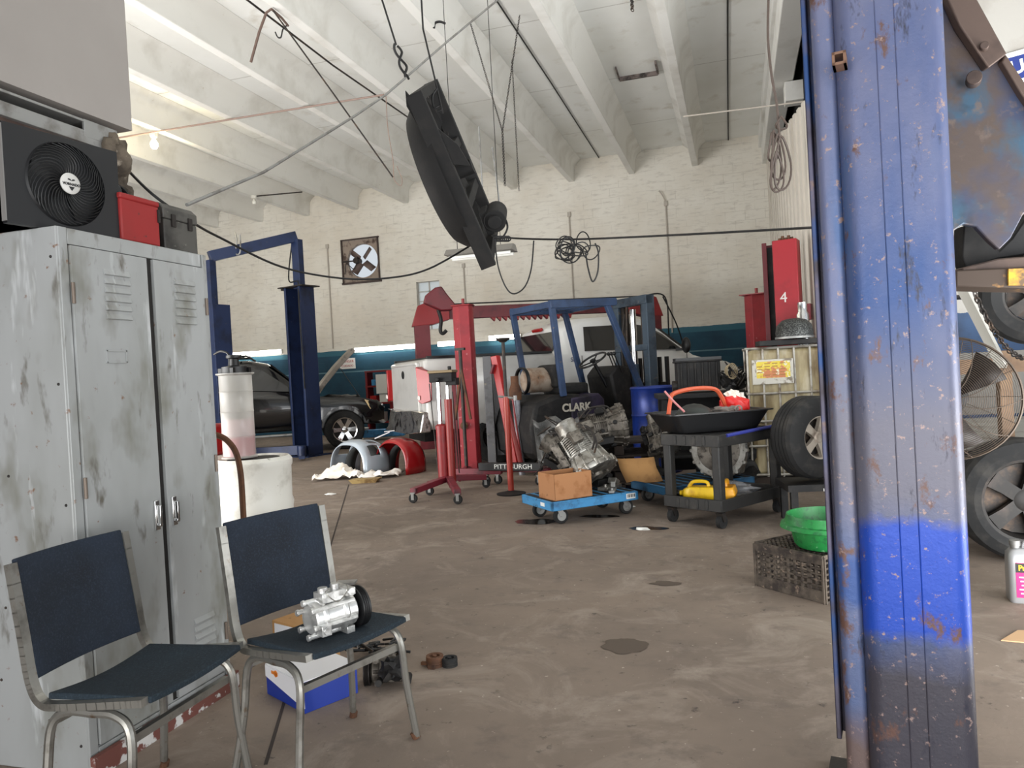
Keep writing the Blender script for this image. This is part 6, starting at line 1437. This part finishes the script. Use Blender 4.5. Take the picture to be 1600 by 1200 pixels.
# cable run to the right with its tangle
hang('power_cable', 'long black cable stretched right from the suspended fan to the blue column', 'cable', [dp(768, 368, 5.0), dp(800, 372, 5.0), dp(860, 374, 4.9), dp(930, 373, 4.7), dp(1080, 366, 4.2), dp(1262, 356, 3.6), dp(1330, 352, 1.95)], .0065, sp=True)
mb = MB(); rnd = random.Random(12)
c5 = (905, 385)
for k in range(13):
    cx, cy = rnd.uniform(880, 925), rnd.uniform(378, 400); rx, ry = rnd.uniform(9, 21), rnd.uniform(8, 17); d_ = 4.8+rnd.uniform(-.08, .08); ph = rnd.uniform(0, 6)
    mb.tube([dp(cx+rx*math.cos(a+ph), cy+ry*math.sin(a+ph+.25*math.sin(ph))+2*math.sin(2*a), d_+.03*math.sin(a)) for a in [2*PI*j/28 for j in range(28)]], .0042, 5, closed=True)
mb.tube(spline([dp(915, 395, 4.8), dp(919, 420, 4.8), dp(926, 440, 4.8), dp(934, 425, 4.8), dp(935, 395, 4.8), dp(930, 380, 4.8)], 8), .0055, 5)
tag(mb.build('cable_tangle', 'black_wire'), 'tangled coil of black cable hanging on the stretched cable', 'cable')
hang('slack_cable', 'thin black cable hanging in a deep loop under the suspended fan', 'cable', [dp(773, 372, 5.0), dp(778, 415, 5.0), dp(790, 448, 5.0), dp(803, 459, 5.0), dp(820, 448, 5.0), dp(830, 420, 5.0), dp(834, 376, 4.95)], .005, sp=True, n=10)
mb = MB(); 
for k in range(6): mb.tube([dp(778+k*3+5*math.cos(a), 373+4*math.sin(a), 5.0) for a in [2*PI*j/10 for j in range(10)]], .005, 5, closed=True)
tag(mb.build('cable_wrap', 'black_wire'), 'knot of cable wound at the lower end of the suspended fan', 'cable')
# cord from the toolbox sweeping to the fan
hang('extension_cord', 'black cord sweeping from the locker toolbox past the blue lift to the suspended fan', 'cable', [dp(196, 262, 3.55), dp(240, 305, 3.4), dp(300, 347, 3.6), dp(345, 372, 3.9), dp(440, 417, 4.3), dp(535, 435, 4.6), dp(610, 434, 4.8), dp(670, 420, 4.9), dp(738, 382, 5.1)], .0065, sp=True)
# ceiling lines
hang('steel_cable', 'long grey cable rising from the grey toolbox to the ceiling', 'cable', [dp(292, 320, 3.55), dp(412, 269, 4.6), dp(553, 182, 5.6), dp(603, 148, 6.0), dp(700, 64, 6.6), dp(775, 2, 7.0), dp(800, -20, 7.2)], .009, 'galv')
def dz(x, y, z): return (fl(x, y, z)-CAM).dot(Fw)
P1, P2 = fl(200, 213, 5.40), fl(600, 148, 5.40)
hang('ceiling_conduit', 'pinkish thin conduit crossing under the left joists past the bare bulb', 'pipe', [P1+(P1-P2)*.3, P1, fl(400, 180, 5.41), P2], .014, M('conduit_pink', (140, 118, 108), .6))
hang('steel_rod', 'thin dark rod slanting down from the joist in front of the ceiling', 'rod', [fl(425, 14, 5.44), dp(520, 145, dz(425, 14, 5.44)+.3), dp(614, 277, dz(425, 14, 5.44)+.6)], .009, 'dark_steel')
hang('bent_pipe', 'brown bent pipe hooked over a joist at the top left', 'pipe', [dp(392, 97, dz(424, 14, 5.43)), dp(405, 50, dz(424, 14, 5.43)), dp(416, 20, dz(424, 14, 5.43)), fl(424, 14, 5.43), fl(440, 28, 5.43), fl(450, 40, 5.43)], .015, M('pipe_brown', (104, 84, 76), .5))
hang('wire_hook', 'small dark wire hook hanging from the joist beside the bent pipe', 'hook', [dp(x_, y_, dz(448, 40, 5.44)) for x_, y_ in ((448, 40), (442, 46), (439, 58), (434, 58), (430, 50))], .008, sp=True)
hang('joist_conduit', 'dark conduit strapped along the joist above the suspended fan', 'pipe', [fl(380, -5, 5.43), fl(520, 102, 5.43), fl(650, 192, 5.43)], .012, 'dark_steel')
hang('wire_hook', 'short curled dark wire stub on the joist above the suspended fan', 'hook', [dp(x_, y_, dz(678, 44, 5.44)) for x_, y_ in ((678, 44), (680, 36), (688, 34), (696, 37))], .014, sp=True)
hang('loose_wire', 'thin pale wire hanging in a long loop from the ceiling junction', 'wire', [dp(x_, y_, dz(603, 150, 5.43)) for x_, y_ in ((603, 150), (606, 200), (614, 250), (616, 280), (626, 290), (628, 280), (620, 260))], .006, 'conduit_pink', sp=True)
hang('ceiling_conduit', 'black conduit running along the ceiling bay right of the hanging chains', 'pipe', [fl(770, -8, ZC-.02), fl(860, 128, ZC-.02), fl(938, 250, ZC-.02)], .012)
hang('ceiling_conduit', 'straight black conduit running along the ceiling near the right beam', 'pipe', [fl(1137, -8, ZC-.02), fl(1137, 110, ZC-.02), fl(1138, 219, ZC-.02)], .012)
chain('hanging_chain', 'chain forming the left arm of the hanging V', fl(735, 36, 5.46), dp(785, 205, dz(770, 30, 5.6)), 0, 60, .010)
chain('hanging_chain', 'chain forming the right arm of the hanging V', fl(812, 24, 5.9), dp(785, 205, dz(770, 30, 5.6)), 0, 60, .010)
chain('hanging_chain', 'chain dropping straight from the bottom of the hanging V', dp(785, 205, dz(770, 30, 5.6)), dp(789, 290, dz(770, 30, 5.6)), 0, 32, .013)
chain('hanging_chain', 'single straight chain just right of the hanging V', fl(800, 94, 5.9), dp(811, 298, dz(800, 94, 5.9)), 0, 70, .010)
chain('hanging_chain', 'short chain end at the top edge of the picture', dp(987, -10, 6.5), dp(988, 17, 6.5), 0, 8, .016)
for x0_, y0_, x1_, y1_, lb in ((748, 198, 755, 318, 'thin rod hanging above the left end of the shop light'), (769, 230, 784, 345, 'thin rod hanging above the right end of the shop light')):
    hang('hanging_rod', lb, 'rod', [dp(x0_, y0_, 8.1), dp(x1_, y1_, 8.1)], .009, 'galv')
hang('thin_wire', 'thin pale wire stretched from the right joist to the right wall', 'wire', [dp(1068, 182, 9.5), dp(1150, 172, 9.0), dp(1262, 158, 8.2)], .009, 'conduit_pale')
# coiled cord by the right wall
pts = [dp(1201, -10, 7.6), dp(1200, 60, 7.6), dp(1206, 120, 7.6), dp(1214, 165, 7.6), dp(1218, 220, 7.6)]
hang('hanging_cable', 'brown cord dropping along the right beam to a hanging coil', 'cable', pts, .014, M('cord_brown', (80, 68, 62), .6), sp=True)
mb = MB()
for (cx, cy, rx, ry, ph) in ((1216, 245, 10, 36, 0), (1222, 255, 12, 42, .5), (1211, 250, 7, 46, 1), (1214, 268, 9, 32, .2), (1221, 192, 7, 10, 0), (1208, 230, 8, 22, .8)):
    mb.tube([dp(cx+rx*math.cos(a)+3*math.sin(2*a+ph), cy+ry*math.sin(a), 7.6+.05*math.sin(a+ph)) for a in [2*PI*j/28 for j in range(28)]], .011, 6, closed=True)
tag(mb.build('cord_coil', 'cord_brown'), 'loops of brown cord hanging in a coil at the right wall', 'cable')
# bulb and small socket
P = fl(240, 212, 5.38)
bb_ = thing('light_bulb', 'glowing bare bulb in a porcelain socket under a left joist', 'light', P+V((0, 0, .02)))
mb = MB(); mb.lathe([(0, .03), (.07, .03), (.06, -.03), (.045, -.05), (0, -.05)]); mb.build('socket', 'white_plastic', bb_)
mb = MB(); mb.lathe([(.02, -.05), (.03, -.09), (.055, -.14), (.06, -.18), (.04, -.22), (0, -.235)], seg=20); mb.build('glass_bulb', M('bulb_glow', (255, 236, 190), .4, emit=45), bb_)
l = bpy.data.lights.new('bulb_light', 'POINT'); l.energy = 35; l.color = (1, .86, .55); l.shadow_soft_size = .06; lo = bpy.data.objects.new('bulb_light', l); COL.objects.link(lo); lo.parent = bb_; lo.location = (0, 0, -.32)
P = fl(397, 309, 5.42)
b2 = thing('light_bulb', 'unlit small bulb socket under a joist above the blue lift', 'light', P)
mb = MB(); mb.lathe([(0, .04), (.07, .04), (.06, -.02), (0, -.03)]); mb.lathe([(.02, -.03), (.05, -.09), (.04, -.14), (0, -.15)]); mb.build('socket', 'white_plastic', b2)
a = P; hang('ceiling_conduit', 'short dark conduit from the unlit bulb to the next joist', 'pipe', [P+V((0, 0, .03)), fl(472, 300, 5.42)], .014, 'dark_steel')
# ceiling hatch frame remains
mb = MB(); A, B, C_ = fl(968, 124, ZC-.03), fl(1028, 114, ZC-.03), fl(962, 106, ZC-.03)
mb.bar(A, B, .05, .06); mb.bar(A, C_, .02, .04); mb.bar(B, fl(1024, 97, ZC-.03), .03, .05)
o = mb.build('vent_frame', M('vent_grime', (120, 108, 104), .7, spots=(((50, 44, 42), 7, .45, .6),))); tag(o, 'broken rusty vent frame stuck on the ceiling slab', 'vent frame')
import OpenImageIO as oiio, numpy as np, sys
b=oiio.ImageBuf('/workdir/render_main.png'); a=b.get_pixels(oiio.FLOAT); k=a.shape[1]/1600
for n,x,y in [('ceil R',1100,100),('ceil mid',900,200),('ceil L',450,180),('joist soffit L',300,90),('wall R',1000,350),('wall mid',650,380),('wall L',400,500),('dado R',1100,515),('locker front',170,600),('locker side',40,600),('header',100,60),('floor c',700,900),('floor fg',900,1100),('floor mid',560,830),('chair back',440,870),('baywall',1560,30),('blue col',1400,300),('col patch',1400,900),('red post',745,600)]:
    X,Y=int(x*k),int(y*k); p=a[Y-3:Y+4,X-3:X+4,:3].mean((0,1)); print(n,(p*255).round().astype(int))
